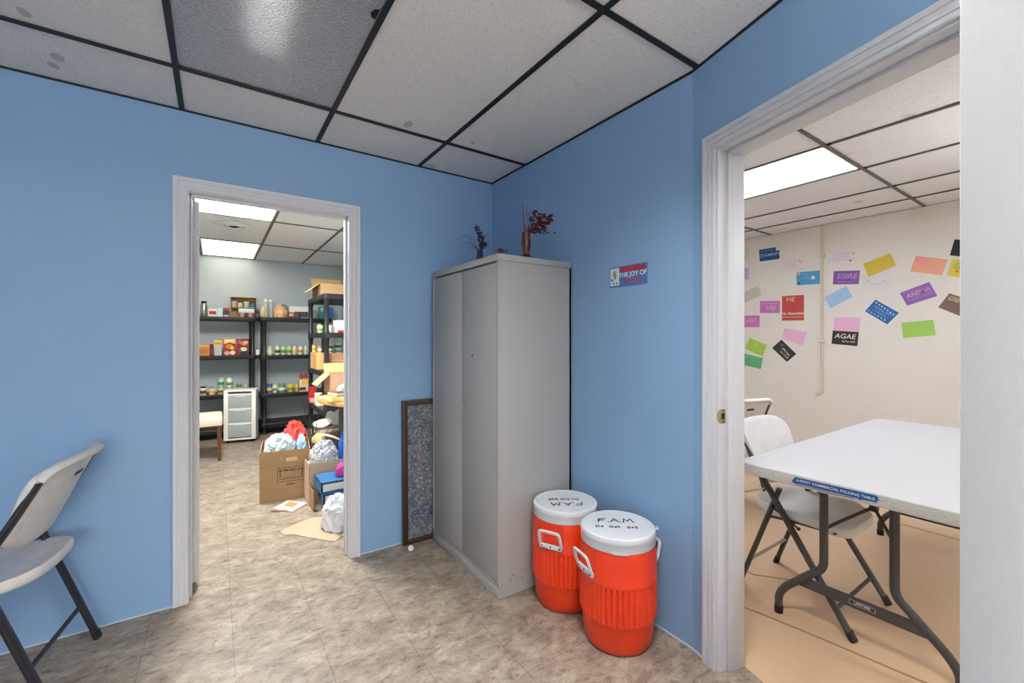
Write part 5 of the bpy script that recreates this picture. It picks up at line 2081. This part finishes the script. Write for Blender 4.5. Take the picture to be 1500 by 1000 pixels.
m.box(-.10, .02, -.10, -.08, .0078, .0086, M=Matrix.Rotation(R(-30), 4, 'Z'))
m.build('cover_band', mat('booklet_brown', '#93705c', .6), t, smooth=0)

# --- wooden table in front of the tall rack and its clutter
tan = mat('honey_wood_edge', '#cf9c58', .4, var=(10, '#b98445', .8), bump=(40, .1))
t = thing('side_table', 'honey coloured round-ended table piled with papers in the storage room', 'table', (1.15, 4.0, 0))
m = MB()
ol = [(.42, -.53), (.42, .53)] + [(-.02 + -.40 * sin(a) ** .8 if sin(a) > 0 else -.02, .53 * cos(a)) for a in [R(x) for x in range(4, 180, 8)]]
m.slab(ol, [(.99, .745), (1, .75), (1, .772), (.99, .778)], ctr=(0, 0), fill=(1, .6, .3))
m.build('table_top', tan, t, smooth=40)
for x, y in ((-.215, .060), (.36, -.45), (.36, .45)):
    m = MB()
    m.box(x - .024, x + .024, y - .024, y + .024, 0, .747, bev=.004)
    m.build('leg', mat('grey_table_leg', '#4b5159', .5), t, smooth=30)
ZT = .779
GJ = 'clutter on the honey table'
bky = mat('yellow_notebook', '#d6c64f', .6)


def slab_thing(name, label, cat, c, w_, d_, h_, m_, rz, group, side=None):
    o = thing(name, label, cat, c, rz, group)
    mm = MB()
    mm.box(-w_ / 2, w_ / 2, -d_ / 2, d_ / 2, 0, h_, bev=min(.002, h_ * .3))
    mm.build('cover', m_, o, smooth=0)
    if side:
        mm = MB()
        mm.box(-w_ / 2 - .001, w_ / 2 - .01, -d_ / 2 - .001, d_ / 2 + .001, h_ * .18, h_ * .82)
        mm.build('pages', side, o, smooth=0)
    return o


slab_thing('notebook', 'thick yellow notebook at the front of the honey table', 'book', (.88, 3.79, ZT), .24, .17, .045, bky, R(8), GJ, col('print_pale_yellow', '#ded9a6'))
slab_thing('notebook', 'dark brown book lying on the yellow notebook', 'book', (.90, 3.80, ZT + .046), .22, .15, .028, c_brn, R(16), GJ, pages)
slab_thing('paper_stack', 'white paper stack at the left tip of the honey table', 'paper', (.80, 3.985, ZT + .0005), .11, .10, .012, c_wht, R(-20), GJ)
slab_thing('magazine', 'blue and white magazine at the back of the honey table', 'magazine', (.96, 4.07, ZT + .0005), .20, .12, .03, c_blue, R(6), GJ, c_wht)
slab_thing('magazine', 'white topped magazine on the blue one', 'magazine', (.95, 4.07, ZT + .031), .20, .13, .012, c_wht, R(14), GJ)
slab_thing('notebook', 'black folder beside the blue magazine', 'book', (1.20, 3.95, ZT + .0005), .22, .16, .02, grid_black, R(8), GJ)
blob('crumpled_paper', 'white crumpled lump on the brown book', 'paper', (.92, 3.80, ZT + .0745), (.075, .055, .05), c_wht, 51, .25, 4, 2.4, GJ)
o = thing('open_carton', 'open pinkish carton with raised flaps on the honey table', 'box', (.865, 4.20, ZT + .001), R(3), GJ)
m = MB()
for b_ in ((0, .26, 0, .005, 0, .19), (0, .26, .195, .20, 0, .19), (0, .005, 0, .2, 0, .19), (.255, .26, 0, .2, 0, .19), (0, .26, 0, .2, 0, .004)):
    m.box(*b_)
m.build('carton', mat('pink_cardboard', '#c9a68d', .8), o, smooth=0)
m = MB()
m.box(-.15, 0, 0, .2, -.002, .002, M=Matrix.Translation((0, 0, .19)) @ Matrix.Rotation(R(-42), 4, 'Y'))
m.build('flap', cardboard_y, o, smooth=0)
m = MB()
m.box(0, .26, 0, .10, -.002, .002, M=Matrix.Translation((0, .2, .19)) @ Matrix.Rotation(R(60), 4, 'X'))
m.build('flap', cardboard_y, o, smooth=0)
blob('plastic_bag', 'pale blue plastic bag on the honey table at the door trim', 'bag', (.965, 3.575, ZT), (.075, .07, .20), mat('pale_blue_film', '#d7e6f2', .35, bump=(30, .3)), 54, .3, 5, 2.2, GJ)

# --- grey carton with papers and dry twigs behind the bags
o = thing('open_carton', 'dusty grey carton of white papers under the honey table', 'box', (.735, 4.12, 0), R(3))
m = MB()
gc = mat('dusty_cardboard', '#8f8279', .85, bump=(60, .2))
for b_ in ((0, .36, 0, .005, 0, .45), (0, .36, .295, .30, 0, .45), (0, .005, 0, .3, 0, .45), (.355, .36, 0, .3, 0, .45), (0, .36, 0, .3, 0, .005), (.01, .35, .01, .29, .42, .425)):
    m.box(*b_)
m.build('carton', gc, o, smooth=0)
GK = 'white papers in the dusty carton'
for k, (px, py, w_, a, lb) in enumerate(((452, 618, .17, -10, 'white paper plate sticking out left of the dusty carton'), (458, 606, .16, 40, 'upright white sheet in the dusty carton'), (470, 612, .18, -25, 'white oval sheet leaning right in the dusty carton'))):
    p = at(px, py, 4.25)
    m = MB()
    ol = [(w_ * .5 * cos(x) * (1 + .12 * sin(3 * x + k)), w_ * .34 * sin(x)) for x in [i * pi / 10 for i in range(20)]]
    m.slab(ol, [(1, -.001), (1.01, .001)], M=Matrix.Translation((.80 + .105 * k, 4.20 + .08 * k, .53 + .02 * k)) @ Matrix.Rotation(R(a), 4, 'Y') @ Matrix.Rotation(R((25, 70, 55)[k]), 4, 'X'), fmap=lambda x, y, z: (x, y, z + .25 * x * x))
    tag(m.build('paper_sheet', c_wht, loc=(.80 + .105 * k, 4.20 + .08 * k, .53), smooth=40), lb, 'paper', GK)
twig = mat('dry_dark_twig', '#2c2622', .7)
t = thing('twig_bundle', 'bundle of dark dry twigs standing between the cartons', 'twigs', (.70, 4.05, 0))
for k in range(11):
    x1 = random.uniform(-.04, .20) if k > 2 else (-.09 + .03 * k)
    z1 = random.uniform(.52, .70) if k > 2 else .76
    m = MB()
    m.tube(bez((random.uniform(-.02, .02), 0, .0), (x1 * .1, .0, z1 * .6), (x1, random.uniform(-.03, .03), z1), 8), .005, n=6, taper=.4)
    if k % 2:
        m.tube(bez((x1 * .45, 0, z1 * .66), (x1 * .5 - .03, 0, z1 * .74), (x1 * .6 - .06, 0, z1 * .86), 5), .003, n=5, taper=.4)
    m.build('twig', twig, t)
